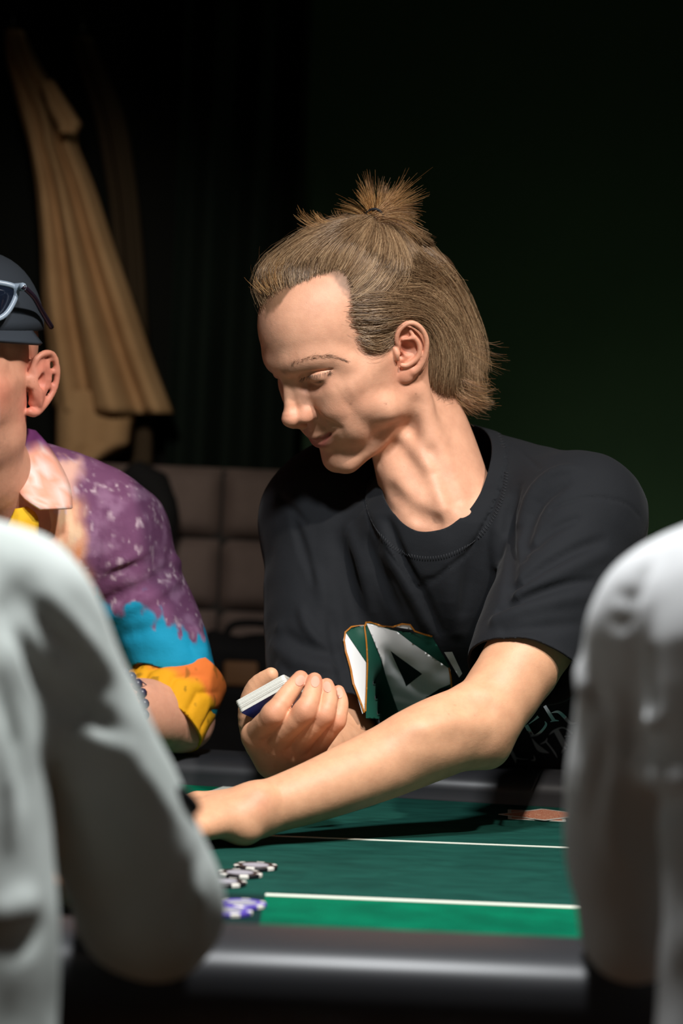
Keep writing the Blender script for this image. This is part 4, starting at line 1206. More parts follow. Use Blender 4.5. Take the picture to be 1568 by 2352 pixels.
# ------------------------------------------------------------------ deck in the hand
m_card = mat('white card stock', srgb(222, 222, 214), .5, .4)
m_blue = mat('navy card back', srgb(26, 54, 150), .45, .4)
n = N(m_blue); n.color(n.ramp(n.noise(900, 2), [(0.45, srgb(24, 60, 176)), (0.6, srgb(48, 88, 200))]))
deck = empty('card_deck', dc); tag(deck, 'deck of white-edged playing cards with navy backs in the dealer hand', 'card deck')
def card_outline(w, h, r=.0035, n=4):
    pts = []
    for cx, cy, a0 in ((w / 2 - r, h / 2 - r, 0), (-w / 2 + r, h / 2 - r, 90), (-w / 2 + r, -h / 2 + r, 180), (w / 2 - r, -h / 2 + r, 270)):
        for k in range(n + 1):
            a = math.radians(a0 + 90 * k / n); pts.append((cx + r * math.cos(a), cy + r * math.sin(a)))
    return np.array(pts)
def card_vf(c, ux, uy, uz, w, h, t, bend=0.0):
    o = card_outline(w, h); k = len(o)
    z = bend * (o[:, 1] / (h / 2))**2
    top = c + o[:, :1] * ux + o[:, 1:] * uy + (z + t / 2)[:, None] * uz; bot = top - uz * t
    return np.concatenate([top, bot]), [tuple(range(k)), tuple(range(2 * k - 1, k - 1, -1))] + [(i, k + i, k + (i + 1) % k, (i + 1) % k) for i in range(k)]
rg = np.random.default_rng(4); NCARD = 34; parts = []
for i in range(1, NCARD):
    sh = rg.normal(0, .00022, 2)
    parts.append(card_vf(dc + dw * (-DW / 2 + DW * (i + .5) / NCARD) + du * sh[0] + dv * sh[1], du, dv, dw, DU, DV, DW / NCARD * .94))
o = mesh_obj('cards', *join_vf(parts), m_card, deck, smooth=False); tag(o, kind='stuff')
mesh_obj('bottom_card', *card_vf(dc + dw * (-DW / 2 + DW * .5 / NCARD), du, dv, dw, DU, DV, DW / NCARD * .9), m_card, deck, smooth=False)
o = mesh_obj('card_back', *card_vf(dc - dw * (DW / 2 + .00006), du, dv, dw, DU - .0006, DV - .0006, .0001), m_blue, deck, smooth=False); tag(o, 'navy back of the lowest card')

# ------------------------------------------------------------------ two cards on the felt
m_org = mat('orange card back', srgb(205, 112, 84), .5, .4)
n = N(m_org); v = n.new('ShaderNodeTexVoronoi', feature='DISTANCE_TO_EDGE'); v.inputs['Scale'].default_value = 420; n.link(n.coord(), v.inputs['Vector'])
n.color(n.ramp(v.outputs['Distance'], [(0.06, srgb(236, 182, 150)), (0.14, srgb(196, 96, 68))]))
def flat_card(A, B, side, label, lift, tilt=0.0):
    A = np.asarray(A, float); B = np.asarray(B, float); ux = B - A; ux /= np.linalg.norm(ux); uz = np.array([0, 0, 1.0]); uy = np.cross(uz, ux) * side
    c = A + ux * .0315 + uy * .044; c[2] = TZ + lift
    e = empty('playing_card', c); tag(e, label, 'playing card', 'orange-backed cards on the felt')
    if side < 0: ux_, uy_ = ux, -uy
    else: ux_, uy_ = ux, uy
    mesh_obj('card_stock', *card_vf(c, ux_, uy_, uz, .063, .088, .0004, tilt), m_card, e, smooth=False)
    o = mesh_obj('card_back', *card_vf(c + uz * .00026, ux_, uy_, uz, .055, .080, .0001, tilt * .82), m_org, e, smooth=False)
    return e
A2, B2 = PZ(1166, 1882, TZ), PZ(1300, 1888.5, TZ)
flat_card(A2, B2, 1, 'orange-backed playing card lying flat on the felt, under another card', .0005)
A1, B1 = PZ(1141, 1869.5, TZ + .002), PZ(1247.5, 1883.5, TZ + .002)
flat_card(A1, B1, 1, 'orange-backed playing card lying askew on top of another card', .0016)

# ------------------------------------------------------------------ chips
m_cb = mat('black clay chip', srgb(20, 20, 26), .45, .4); m_cw = mat('white chip insert', srgb(226, 222, 214), .5, .4)
m_cp = mat('purple clay chip', srgb(84, 66, 170), .45, .4); m_ci = mat('pale chip inlay', srgb(158, 158, 168), .45, .4)
def lathe_vf(prof, seg=40, a0=0.0, a1=2 * math.pi):
    full = abs(a1 - a0 - 2 * math.pi) < 1e-6
    ang = np.linspace(a0, a1, seg, endpoint=not full); V = []; k = len(prof)
    for a in ang:
        for r, z in prof: V.append((r * math.cos(a), r * math.sin(a), z))
    F = []; na = len(ang)
    for i in range(na if full else na - 1):
        j = (i + 1) % na
        for q in range(k - 1): F.append((i * k + q, j * k + q, j * k + q + 1, i * k + q + 1))
    return np.array(V), F
CRAD, CTH = .0195, .0034
def make_chip(m_body, m_spot):
    prof = [(0, 0), (CRAD - .0006, 0), (CRAD, .0006), (CRAD, CTH - .0006), (CRAD - .0006, CTH), (.0155, CTH), (.0152, CTH - .0002), (0, CTH - .0002)]
    e = empty('poker_chip', (0, 0, 0))
    mesh_obj('chip_body', *lathe_vf(prof), m_body, e, smooth=False)
    for k in range(6):
        a = k * math.pi / 3
        mesh_obj('edge_spot', *lathe_vf([(.0158, CTH + .00012), (CRAD - .0005, CTH + .00012), (CRAD + .00015, CTH - .0006), (CRAD + .00015, .0006), (CRAD - .0005, -.0)], 7, a - .2, a + .2), m_spot, e, smooth=False)
    mesh_obj('inlay', *lathe_vf([(.0118, CTH - .00015), (.0118, CTH + .0001), (0, CTH + .0001)], 32), m_ci, e, smooth=False)
    return e
def copy_tree(o, parent=None):
    c = o.copy(); col.objects.link(c)
    if parent is not None: c.parent = parent
    for ch in o.children: copy_tree(ch, c)
    return c
chip_b = make_chip(m_cb, m_cw); chip_p = make_chip(m_cp, m_cw)
labels = ['black poker chip with white edge spots closest to the resting hand', 'black poker chip with white edge spots between two other black chips', 'black poker chip with white edge spots closest to the purple chips']
for i, (x, y, rz) in enumerate([(587, 1987, .30), (551, 2004, .75), (513, 2024, .1)]):
    o = chip_b if i == 0 else copy_tree(chip_b)
    q = PZ(x, y, TZ + CTH); o.location = (q[0], q[1], TZ + .0003); o.rotation_euler = (0, 0, rz)
    tag(o, labels[i], 'poker chip', 'black chips on the felt')
labels = ['purple poker chip lying closer to the white line', 'purple poker chip lying closer to the padded rail']
for i, (x, y, rz) in enumerate([(556, 2075, .4), (522, 2092, .9)]):
    o = chip_p if i == 0 else copy_tree(chip_p)
    q = PZ(x, y, TZ + CTH); o.location = (q[0], q[1], TZ + .0008); o.rotation_euler = (0, 0, rz)
    tag(o, labels[i], 'poker chip', 'purple chips by the rail')
# ------------------------------------------------------------------ foreground players in pale shirts
m_lin = mat('pale grey linen shirt', srgb(196, 202, 196), .8, .25)
n = N(m_lin); mp = n.new('ShaderNodeMapping'); n.link(n.coord(), mp.inputs[0])
n.color(n.ramp(n.noise(14, 5), [(0.3, srgb(188, 194, 188)), (0.7, srgb(206, 211, 206))])); b1 = n.bump(n.noise(700, 2), .08, .0004); n.bump(n.noise(38, 3), .15, .003, b1)
m_wht = mat('white cotton shirt', srgb(212, 212, 212), .8, .25)
n = N(m_wht); b1 = n.bump(n.noise(700, 2), .08, .0004); n.bump(n.noise(38, 3), .15, .003, b1)
FL = SDF()
FL.chain([P(-330, 1400, 1.24), P(-60, 1415, 1.265), P(30, 1440, 1.275)], [.060, .050, .045], .03, 'u', 9)
FL.chain([P(20, 1430, 1.275), P(120, 1580, 1.285), P(220, 1790, 1.30), P(300, 1960, 1.315), P(345, 2085, 1.325)], [.047, .042, .043, .0445, .0400], .025, 'u', 17)
FL.chain([P(345, 2085, 1.325), P(325, 2030, 1.42), P(285, 1960, 1.56)], [.039, .036, .030], .02, 'u', 9)
FL.chain([P(-270, 1650, 1.225), P(-300, 1900, 1.21), P(-280, 2160, 1.21), P(-320, 2500, 1.19)], [.070, .085, .090, .090], .03, 'u', 9)
FL.chain([P(-430, 1500, 1.22), P(-440, 1900, 1.20), P(-455, 2500, 1.18)], [.105, .118, .125], .04, 'u', 9)
# the rest of his trunk and his other arm, outside the frame
def far_side(s, x0, sgn):
    s.chain([(x0, 1.17, 1.10), (x0, 1.15, .90), (x0, 1.12, .60)], [.095, .115, .125], .04, 'u', 7)
    s.chain([(x0 - sgn * .10, 1.20, 1.10), (x0, 1.19, 1.13), (x0 + sgn * .15, 1.18, 1.08)], [.055, .060, .055], .04, 'u', 9)
    s.chain([(x0 + sgn * .15, 1.18, 1.08), (x0 + sgn * .20, 1.22, .86), (x0 + sgn * .14, 1.50, .825)], [.055, .045, .034], .02, 'u', 13)
    s.chain([(x0, 1.20, 1.13), (x0, 1.213, 1.20)], [.066, .061], .015)
far_side(FL, -.34, -1)
def ffold(s, pix, r, amp, n=9):
    q = trace(s, pix, n, t0=.9)
    if len(q) > 1:
        a = np.broadcast_to(np.asarray(amp, float), (len(pix),)); s.bump(q, r, np.interp(np.linspace(0, 1, len(q)), np.linspace(0, 1, len(a)), a))
L_ = [([(60, 1380), (150, 1480), (250, 1590)], .010, [0, -5, 0]), ([(90, 1350), (190, 1470), (270, 1560)], .009, [0, 4, 0]),
      ([(20, 1430), (90, 1560), (170, 1700)], .009, [0, -6, -1]), ([(130, 1560), (200, 1640), (290, 1690)], .009, [0, -6, 0]), ([(110, 1600), (190, 1690), (300, 1740)], .010, [0, 4, 0]),
      ([(40, 1480), (110, 1640), (170, 1800), (200, 1950)], .010, [0, 4, 3, 0]), ([(80, 1720), (150, 1850), (170, 1990)], .012, [0, -5, 0]),
      ([(250, 1660), (330, 1790), (430, 1900)], .010, [0, 3, 0]), ([(470, 1990), (455, 2060), (465, 2130)], .008, [0, 4, 0]), ([(440, 2000), (430, 2070), (440, 2150)], .009, [0, -5, 0]),
      ([(0, 1560), (40, 1700), (60, 1850)], .009, [0, -5, 0]), ([(0, 1640), (20, 1800), (30, 1950)], .008, [0, 4, 0]), ([(70, 1330), (20, 1400), (0, 1480)], .010, [0, -4, 0]),
      ([(0, 2100), (50, 2080), (90, 2060)], .009, [3, 4, 0]), ([(0, 2180), (60, 2160), (100, 2120)], .008, [0, -4, 0])]
for p_, r_, a_ in L_: ffold(FL, p_, r_, np.array(a_) * .0013)
FL.add(lambda p: ((fbm(p, 22, 2, 2) - .5) * .006).astype(np.float32), (-9, -9, -9), (9, 9, 9), 0, 'd')
V, F = isosurface(FL, (-.62, .96, .55), P(600, 1050, 1.62), HQ * .0042)
qe = P(285, 1960, 1.56); ax_ = qe - P(325, 2030, 1.42); ax_ /= np.linalg.norm(ax_)
T = tris(F); V, T = clip_mesh(V, T, np.minimum(np.where(np.linalg.norm(V - qe, axis=1) < .08, -((V - qe) @ ax_), 1), np.minimum(V[:, 2] - .56, 1.212 - V[:, 2])))
pl = empty('person', (-.2, 1.2, 0)); tag(pl, 'seated player in a pale grey-green linen shirt, elbow bent by the padded rail', 'person')
o = mesh_obj('linen_shirt', V, T, m_lin, pl); mod_solidify(o, .0025, -1)
# his forearm and hand on the felt
HL = SDF(); w0 = P(285, 1960, 1.56); w1 = P(262, 1935, 1.66); w1[2] = TZ + .032
HL.chain([P(320, 2020, 1.44), w0, w1], [.028, .027, .022], .01, 'u', 9)
hd = np.array([-.35, .94, 0])
for k in range(4):
    b = w1 + hd * .075 + np.array([.94, .35, 0]) * (.030 - .019 * k); b[2] = TZ + .024
    HL.cone(w1, b, .019, .012, .012)
    m_ = b + hd * .035; m_[2] = TZ + .018; e = b + hd * (.062, .070, .066, .052)[k]; e[2] = TZ + .0066
    HL.chain([b, m_, e], [.0105, .0092, .0072], .003, 'u', 8)
tb = w1 + hd * .03 + np.array([.03, 0, -.004]); te = tb + hd * .05 + np.array([.022, 0, 0]); te[2] = TZ + .0078
HL.chain([w1, tb, te], [.018, .0135, .0085], .006, 'u', 8)
def simple_head(s, x0):
    M_ = np.stack([[1, 0, 0], [0, 1, 0], [0, 0, 1]], 1).astype(float); o_ = np.array([x0, 1.25, 1.305])
    s.add(lambda p: HEADL(np.c_[np.abs(p[:, 0] - o_[0]), p[:, 1] - o_[1], p[:, 2] - o_[2]].astype(np.float32)), o_ - .16, o_ + .16)
    s.chain([o_ + [0, -.02, -.04], (x0, 1.21, 1.15)], [.054, .058], .02)
    for k in (-1, 1): s.ell(o_ + [k * .076, -.012, -.002], (.008, .016, .031), None, .006)
    return o_
def simple_hair(parent, o_):
    hs = SDF(); hs.ell(o_ + [0, -.012, .050], (.0785, .101, .090))
    V, F = isosurface(hs, o_ - .2, o_ + .2, .006); T = tris(F); q = (V - o_) * 1000
    V, T = clip_mesh(V, T, np.minimum(60 - q[:, 1] + q[:, 2] * .15, q[:, 2] + np.interp(q[:, 1], [-60, 0, 20], [45, 5, -20])))
    mesh_obj('hair', V, T, mat('short dark brown hair', srgb(62, 46, 34), .6, .3) if 'short dark brown hair' not in bpy.data.materials else bpy.data.materials['short dark brown hair'], parent)
HL.chain([(-.34, 1.21, 1.15), P(10, 1440, 1.275), P(220, 1790, 1.30), P(345, 2080, 1.325), P(320, 2020, 1.44)], [.03, .028, .026, .024, .024], .01)
oL = simple_head(HL, -.34); simple_hair(pl, oL)
V, F = isosurface(HL, (-.60, .98, .74), (.10, 1.90, 1.52), .0045)
def flat_tint(V, rgb): return np.tile(np.array(srgb(*rgb)), (len(V), 1))
mesh_obj('body', V, F, m_skin, pl, attrs={'tint': flat_tint(V, (214, 160, 126))})
# small black tube along the outer edge of the sleeve
tq = trace(FL, [(404, 1812), (424, 1838), (444, 1866), (458, 1888)], 8, t0=.9)
o = mesh_obj('sleeve_edge_tube', *tube_vf(tq + CF * .002, [.002, .0045, .0055, .006, .006, .0055, .004, .002][:len(tq)], 10), mat('plain black', (.01, .01, .012), .7, .3), pl)

FR = SDF()
FR.chain([P(1900, 1390, 1.22), P(1640, 1420, 1.25), P(1560, 1450, 1.265)], [.062, .052, .047], .03, 'u', 9)
FR.chain([P(1565, 1440, 1.265), P(1480, 1600, 1.275), P(1440, 1800, 1.285), P(1432, 1960, 1.295), P(1455, 2130, 1.305)], [.047, .039, .0365, .0345, .0280], .02, 'u', 17)
FR.chain([P(1455, 2130, 1.305), P(1440, 2080, 1.42), P(1480, 2020, 1.55)], [.027, .032, .028], .02, 'u', 9)
FR.chain([P(1850, 1550, 1.21), P(1830, 1900, 1.19), P(1860, 2500, 1.17)], [.090, .074, .082], .03, 'u', 9)
far_side(FR, .40, 1)
R_ = [([(1475, 1290), (1455, 1400), (1450, 1520), (1465, 1600)], .009, [0, -4, -6, 0]), ([(1505, 1290), (1485, 1400), (1480, 1520)], .008, [0, 5, 0]),
      ([(1400, 1360), (1440, 1375), (1460, 1370)], .006, [0, -3, 0]), ([(1390, 1420), (1430, 1425), (1455, 1410)], .006, [0, -3, 0]),
      ([(1330, 1540), (1345, 1580), (1350, 1620)], .010, [3, 7, 2]), ([(1345, 1560), (1365, 1610), (1365, 1650)], .008, [-2, -6, -2]),
      ([(1390, 1560), (1370, 1700), (1340, 1850)], .009, [0, 4, 2]), ([(1430, 1600), (1410, 1750), (1400, 1900), (1430, 2000)], .009, [0, 5, 5, 0]), ([(1400, 1620), (1385, 1750), (1375, 1880)], .009, [0, -5, 0]),
      ([(1450, 1560), (1440, 1650), (1445, 1730)], .009, [-2, -7, -2]), ([(1460, 1720), (1490, 1790), (1568, 1800)], .010, [0, 6, 4]), ([(1455, 1790), (1500, 1830), (1560, 1835)], .010, [0, -5, -3]),
      ([(1470, 1640), (1500, 1660), (1520, 1640)], .006, [0, 4, 0]), ([(1470, 1690), (1500, 1700), (1530, 1690)], .006, [0, -4, 0])]
for p_, r_, a_ in R_: ffold(FR, p_, r_, np.array(a_) * .0013)
FR.add(lambda p: ((fbm(p, 22, 7, 2) - .5) * .005).astype(np.float32), (-9, -9, -9), (9, 9, 9), 0, 'd')
V, F = isosurface(FR, (P(1280, 2300, 1.2)[0] - .01, 1.0, .55), (.68, 1.62, 1.26), HQ * .0042)
qe = P(1480, 2020, 1.55); ax_ = qe - P(1440, 2080, 1.42); ax_ /= np.linalg.norm(ax_)
T = tris(F); V, T = clip_mesh(V, T, np.minimum(np.where(np.linalg.norm(V - qe, axis=1) < .08, -((V - qe) @ ax_), 1), np.minimum(V[:, 2] - .56, 1.212 - V[:, 2])))
pr = empty('person', (.32, 1.2, 0)); tag(pr, 'seated player in a loose white cotton shirt in front of the two orange cards', 'person')
o = mesh_obj('cotton_shirt', V, T, m_wht, pr); mod_solidify(o, .0025, -1)
HLr = SDF(); w0 = P(1480, 2020, 1.55); w1 = P(1500, 1985, 1.66); w1[2] = TZ + .032
HLr.chain([P(1445, 2070, 1.44), w0, w1], [.026, .026, .022], .01, 'u', 9)
hd = np.array([.25, .97, 0])
for k in range(4):
    b = w1 + hd * .075 + np.array([.97, -.25, 0]) * (-.030 + .019 * k); b[2] = TZ + .024
    HLr.cone(w1, b, .019, .012, .012)
    m_ = b + hd * .035; m_[2] = TZ + .018; e = b + hd * (.062, .070, .066, .052)[k]; e[2] = TZ + .0066
    HLr.chain([b, m_, e], [.0105, .0092, .0072], .003, 'u', 8)
tb = w1 + hd * .03 + np.array([-.03, 0, -.004]); te = tb + hd * .05 + np.array([-.022, 0, 0]); te[2] = TZ + .0078
HLr.chain([w1, tb, te], [.018, .0135, .0085], .006, 'u', 8)
HLr.chain([(.40, 1.21, 1.15), P(1565, 1450, 1.265), P(1440, 1800, 1.285), P(1455, 2120, 1.305), P(1445, 2070, 1.44)], [.03, .028, .024, .020, .022], .01)
oR = simple_head(HLr, .40); simple_hair(pr, oR)
V, F = isosurface(HLr, (.10, .98, .74), (.66, 1.90, 1.52), .0045)
mesh_obj('body', V, F, m_skin, pr, attrs={'tint': flat_tint(V, (214, 160, 126))})
# ------------------------------------------------------------------ player in the tie-dye shirt
PS = math.radians(11)
TM0 = np.stack([[-math.cos(PS), math.sin(PS), 0], [-math.sin(PS), -math.cos(PS), 0], [0, 0, 1]], 1)
TMr = CAMM @ np.array(Matrix.Rotation(.05, 3, 'Y')) @ TM0 @ np.array(Matrix.Rotation(math.radians(-6), 3, 'X'))
TO = P(70, 880, 2.52) - TMr @ MM(-74, 0, 0)
def T2W(q): return TO + (np.atleast_2d(np.asarray(q, float)) * .001) @ TMr.T
def W2T(p): return (np.atleast_2d(p) - TO) @ TMr * 1000
TB = SDF()
def th_fn(p):
    q = (p - TO.astype(np.float32)) @ TMr.astype(np.float32); q[:, 0] = np.abs(q[:, 0]); return HEADL(q)
TB.add(th_fn, TO - .17, TO + .17)
# ear
def te(pts, rs, k=1.5): TB.chain([T2W([p])[0] for p in pts], [r * .001 for r in rs], k * .001, 'u', (len(pts) - 1) * 4 + 1)
TB.ell(T2W([(-82, -12, 0)])[0], MM(5, 15, 30), TMr @ np.array(Matrix.Rotation(math.radians(18), 3, 'Z')) @ np.array(Matrix.Rotation(math.radians(8), 3, 'X')), .005)
TB.ell(T2W([(-80, -6, 2)])[0], MM(7, 14, 26), TMr, .004)
te([(-76, 6, 12), (-82, 2, 28), (-89, -8, 34), (-94, -20, 30), (-96, -26, 14), (-94, -26, -4), (-88, -18, -20), (-80, -6, -32), (-75, 2, -32)], [3, 3.2, 3.4, 3.6, 3.6, 3.6, 3.8, 4.5, 4], 1.5)
te([(-82, -6, 18), (-89, -16, 14), (-89, -18, 0), (-84, -10, -14), (-79, -2, -18)], [2.4, 2.6, 2.8, 2.8, 2.6], 2)
te([(-75, 8, 6), (-77, 7, -3)], [3.6, 3.4], 2.5)
for hp in [(-82, 2, 27), (-89, -8, 32), (-94, -20, 28), (-96, -26, 14), (-94, -26, -4), (-88, -18, -20), (-80, -6, -30), (-91, -14, 20), (-90, -16, 4), (-85, -12, -12)]:
    TB.cone(T2W([(-77, -4, hp[2] * .75)])[0], T2W([(hp[0] + 2, hp[1] - 1, hp[2])])[0], .0042, .0026, .004)
TB.ell(T2W([(-86, -4, 2)])[0], MM(7, 7, 9), TMr, .0025, 's')
NT = P(-25, 1110, 2.62)
TB.chain([T2W([(0, -20, -40)])[0], T2W([(0, -20, -90)])[0], NT], [.058, .060, .064], .03, 'u', 13)
TSH, TEL = P(255, 1230, 2.70), P(415, 1650, 2.69)
TB.cone(NT - .05 * CU + .03 * CF, TSH, .06, .05, .04)
TB.chain([TSH, P(330, 1420, 2.70), TEL], [.046, .040, .038], .02, 'u', 9)
TB.chain([TEL, P(340, 1640, 2.635), P(250, 1632, 2.58), P(170, 1622, 2.53)], [.040, .0420, .0385, .0300], .012, 'u', 13)
tw = P(170, 1622, 2.53)
for k in range(4):
    b = tw + np.array([-.075, -.03, -.004]) + np.array([.25, -.9, -.1]) * (.016 * k - .024)
    TB.cone(tw, b, .020, .0125, .012)
    TB.chain([b, b + np.array([-.035, -.012, -.012]), b + np.array([-.055, -.02, -.030])], [.0105, .0095, .008], .003, 'u', 8)
TB.chain([tw + np.array([-.02, .012, .004]), tw + np.array([-.055, .030, .004]), tw + np.array([-.085, .028, -.006])], [.016, .012, .009], .006, 'u', 8)
TB.bump([P(455, 1700, 2.66), P(470, 1690, 2.67)], .018, .004)
tplayer = empty('person', (NT[0] + .05, 2.78, 0)); tag(tplayer, 'man in a tie-dye shirt and grey cap with sunglasses on it', 'person')
V, F = isosurface(TB, (TO[0] - .20, 2.30, .74), (TEL[0] + .10, 2.95, TO[2] + .18), HQ * .0028)
def td_tint(V):
    q = W2T(V); ax = np.abs(q[:, 0]); qm = np.c_[ax, q[:, 1:]]; c = np.tile(np.array(srgb(218, 158, 130)), (len(V), 1))
    def mixin(mask, rgb, k=1.0):
        nonlocal c; c = c * (1 - mask[:, None] * k) + np.array(rgb) * mask[:, None] * k
    ih = (np.linalg.norm(q - [0, 10, 0], axis=1) < 150).astype(float)
    mixin(near(qm, [(45, 70, -20), (50, 60, -10)], 24) * ih, srgb(216, 120, 98), .7)
    mixin(near(qm, [(84, -8, 18), (90, -18, 0), (78, 0, -24)], 24) * ih, srgb(222, 128, 110), .7)
    st = sstep(-38, -62, q[:, 2]) * ih * (q[:, 2] > -125) * sstep(20, 50, q[:, 1])
    mixin(st * (.5 + .6 * vnoise(V, 700, 3)), srgb(120, 90, 74), .55)
    mixin(near(qm, [(70, 20, 55), (70, 10, 30)], 12) * ih, srgb(140, 110, 90), .5)
    return c
tbody = mesh_obj('body', V, F, m_skin, tplayer, attrs={'tint': td_tint(V)})
# tattoo strokes on the forearm and a dark watch strap
decal('tattoo', stroke([(312, 1566), (325, 1578), (336, 1574), (318, 1560)], 2.2), mat('faded tattoo ink', srgb(90, 72, 76), .6, .3), tbody, .0006, TB, 3.0)
wa = P(262, 1633, 2.5873); wd = P(340, 1640, 2.635) - P(170, 1622, 2.53); wd /= np.linalg.norm(wd)
wu = np.cross(wd, CF); wu /= np.linalg.norm(wu); wv = np.cross(wd, wu)
ws = empty('bracelet', wa); tag(ws, 'dark purple-black bracelet on the tie-dye shirt wearer forearm', 'bracelet')
rows = []
for k in range(22):
    a = k * 2 * math.pi / 22; c_ = wa + (wu * math.cos(a) + wv * math.sin(a)) * .0446
    u, v = np.meshgrid(np.linspace(0, math.pi, 6), np.linspace(0, 2 * math.pi, 8, endpoint=False), indexing='ij')
    S = np.stack([np.sin(u) * np.cos(v), np.sin(u) * np.sin(v), np.cos(u)], -1).reshape(-1, 3) * .0062 + c_
    Fs = [(i * 8 + j, i * 8 + (j + 1) % 8, (i + 1) * 8 + (j + 1) % 8, (i + 1) * 8 + j) for i in range(5) for j in range(8)]
    mesh_obj('bead', S, Fs, mat('dark purple bead', srgb(38, 30, 58), .35, .5) if k == 0 else bpy.data.materials['dark purple bead'], ws)

# shirt
TS = SDF()
TS.chain([P(70, 1105, 2.66), P(170, 1150, 2.69), P(258, 1228, 2.70)], [.046, .056, .060], .03, 'u', 9)
TS.chain([P(258, 1225, 2.70), P(322, 1360, 2.705), P(378, 1480, 2.70), P(408, 1612, 2.69)], [.062, .056, .054, .050], .03, 'u', 13)
TS.chain([NT - .04 * CU + .05 * CF, P(-20, 1350, 2.76), P(0, 1720, 3.03), P(0, 2000, 3.07)], [.085, .122, .130, .135], .05, 'u', 9)
TS.chain([P(150, 1250, 2.71), P(140, 1480, 2.80), P(150, 1720, 2.99), P(150, 2000, 3.04)], [.075, .078, .085, .09], .05, 'u', 9)
TR = lambda pix, r, a: ffold(TS, pix, r, np.asarray(a) * .001)
TR([(215, 1400), (260, 1375), (330, 1345), (395, 1300)], .009, [-3, -7, -6, -1]); TR([(225, 1435), (290, 1400), (350, 1370), (410, 1330)], .009, [1, 5, 5, 3])
TR([(395, 1285), (412, 1295), (420, 1300)], .010, [2, 9, 5]); TR([(230, 1340), (280, 1310), (340, 1290)], .008, [0, -4, 0]); TR([(240, 1310), (290, 1285), (350, 1260)], .008, [0, 4, 0])
TR([(212, 1400), (222, 1440), (240, 1480)], .009, [-2, -8, -3]); TR([(172, 1110), (172, 1160), (165, 1220)], .005, [0, -3, 0]); TR([(240, 1180), (225, 1260), (212, 1340)], .004, [-1, -3, -2])
TR([(250, 1470), (320, 1450), (400, 1430)], .010, [0, -4, 0]); TR([(440, 1445), (462, 1470), (470, 1500)], .010, [3, 7, 4]); TR([(425, 1450), (440, 1480), (448, 1505)], .007, [0, -5, -1])
TS.add(lambda p: ((fbm(p, 30, 9, 2) - .5) * .005).astype(np.float32), (-9, -9, -9), (9, 9, 9), 0, 'd')
TS.box(RAIL_C, RAIL_H, RAIL_M, .018, .006, 's')
V, F = isosurface(TS, (TO[0] - .22, 2.40, .60), (TEL[0] + .10, 3.20, 1.24), HQ * .0030)
sax = P(378, 1635, 2.665) - P(418, 1565, 2.695); sax /= np.linalg.norm(sax); scut = P(392, 1606, 2.685)
def ts_g(p):
    g = np.where(np.linalg.norm(p - scut, axis=1) < .12, -((p - scut) @ sax), 1.0)
    q = p - NT; ncx = (q - TMr[:, 2] * (q @ TMr[:, 2])[:, None]); nr = np.linalg.norm(ncx, axis=1)
    vopen = np.abs(W2T(p)[:, 0] + 0) * .001 - .10 * np.clip((proj(p)[2] * 0 + (p[:, 2] - (NT[2] - .16)) / .16), 0, 1)      # open V at the throat
    front = (W2T(p)[:, 1] > -5)
    gn = np.where(front, np.maximum(vopen, -(p[:, 2] - (NT[2] - .16))), 1.0)
    return np.minimum(np.minimum(g, gn), np.where(p[:, 2] > NT[2] - .02, nr - .066, 1.0))
def tiedye(V):
    u, v, _ = proj(V)
    u = u + (fbm(V, 30, 1) - .5) * 70; w = v + (fbm(V, 34, 2) - .5) * 80 + (vnoise(V, 120, 3) - .5) * 24
    c = np.tile(np.array(srgb(120, 74, 108)), (len(V), 1))
    def mixin(mask, rgb, k=1.0):
        nonlocal c; c = c * (1 - mask[:, None] * k) + np.array(rgb) * mask[:, None] * k
    mixin(sstep(.45, .75, fbm(V, 60, 5)), srgb(166, 124, 156), .7)                 # lighter mauve blotches
    mixin(sstep(215, 165, u) * sstep(1560, 1440, w) * sstep(1090, 1150, w - (u - 60) * .25), srgb(244, 178, 142))           # peach panel
    mixin(sstep(190, 150, u) * sstep(1165, 1120, w) * sstep(1030, 1060, w), srgb(244, 190, 172))
    mixin(sstep(105, 80, u) * sstep(1190, 1215, w), srgb(240, 188, 40))             # yellow placket
    mixin(sstep(1270, 1380, w) * sstep(235, 190, u) * sstep(80, 105, u), srgb(244, 176, 84), .8)
    pe = sstep(215, 165, u) * sstep(1560, 1440, w) * sstep(1090, 1150, w - (u - 60) * .25)
    ray_ = vnoise(V * np.array([1, 1, .22]), 190, 21) * .6 + .4 * fbm(V, 60, 22)
    mixin(pe * sstep(.5, .75, ray_), srgb(250, 214, 176), .85); mixin(pe * sstep(.48, .25, ray_), srgb(238, 150, 96), .7)
    strk = sstep(.62, .9, vnoise(V * np.array([1, 1, .6]), 260, 6) * .6 + .4 * vnoise(V, 70, 8))
    mixin(strk, srgb(226, 200, 210), .8)
    edge = w + (u - 330) * -.35 + (vnoise(V * np.array([1, 1, .3]), 130, 9) - .5) * 90
    mixin(sstep(1392, 1410, edge) * (u > 205), srgb(22, 150, 186))                   # turquoise band
    mixin(sstep(1520, 1545, w + (u - 330) * -.1) * (u > 205), srgb(24, 112, 96), .6)
    return c
m_td = mat('tie-dye cotton', (.5, .3, .4), .8, .25); n = N(m_td); n.color(n.attr('dye', 'Color')); b1 = n.bump(n.noise(900, 2), .3, .0005); n.bump(n.noise(70, 4), .35, .003, b1)
T = tris(F); V, T = clip_mesh(V, T, np.minimum(ts_g(V), V[:, 2] - .62))
tds = mesh_obj('tie_dye_shirt', V, T, m_td, tplayer, attrs={'dye': tiedye(V)}); mod_solidify(tds, .0022, -1); tag(tds, 'purple, peach, yellow and turquoise tie-dye shirt')
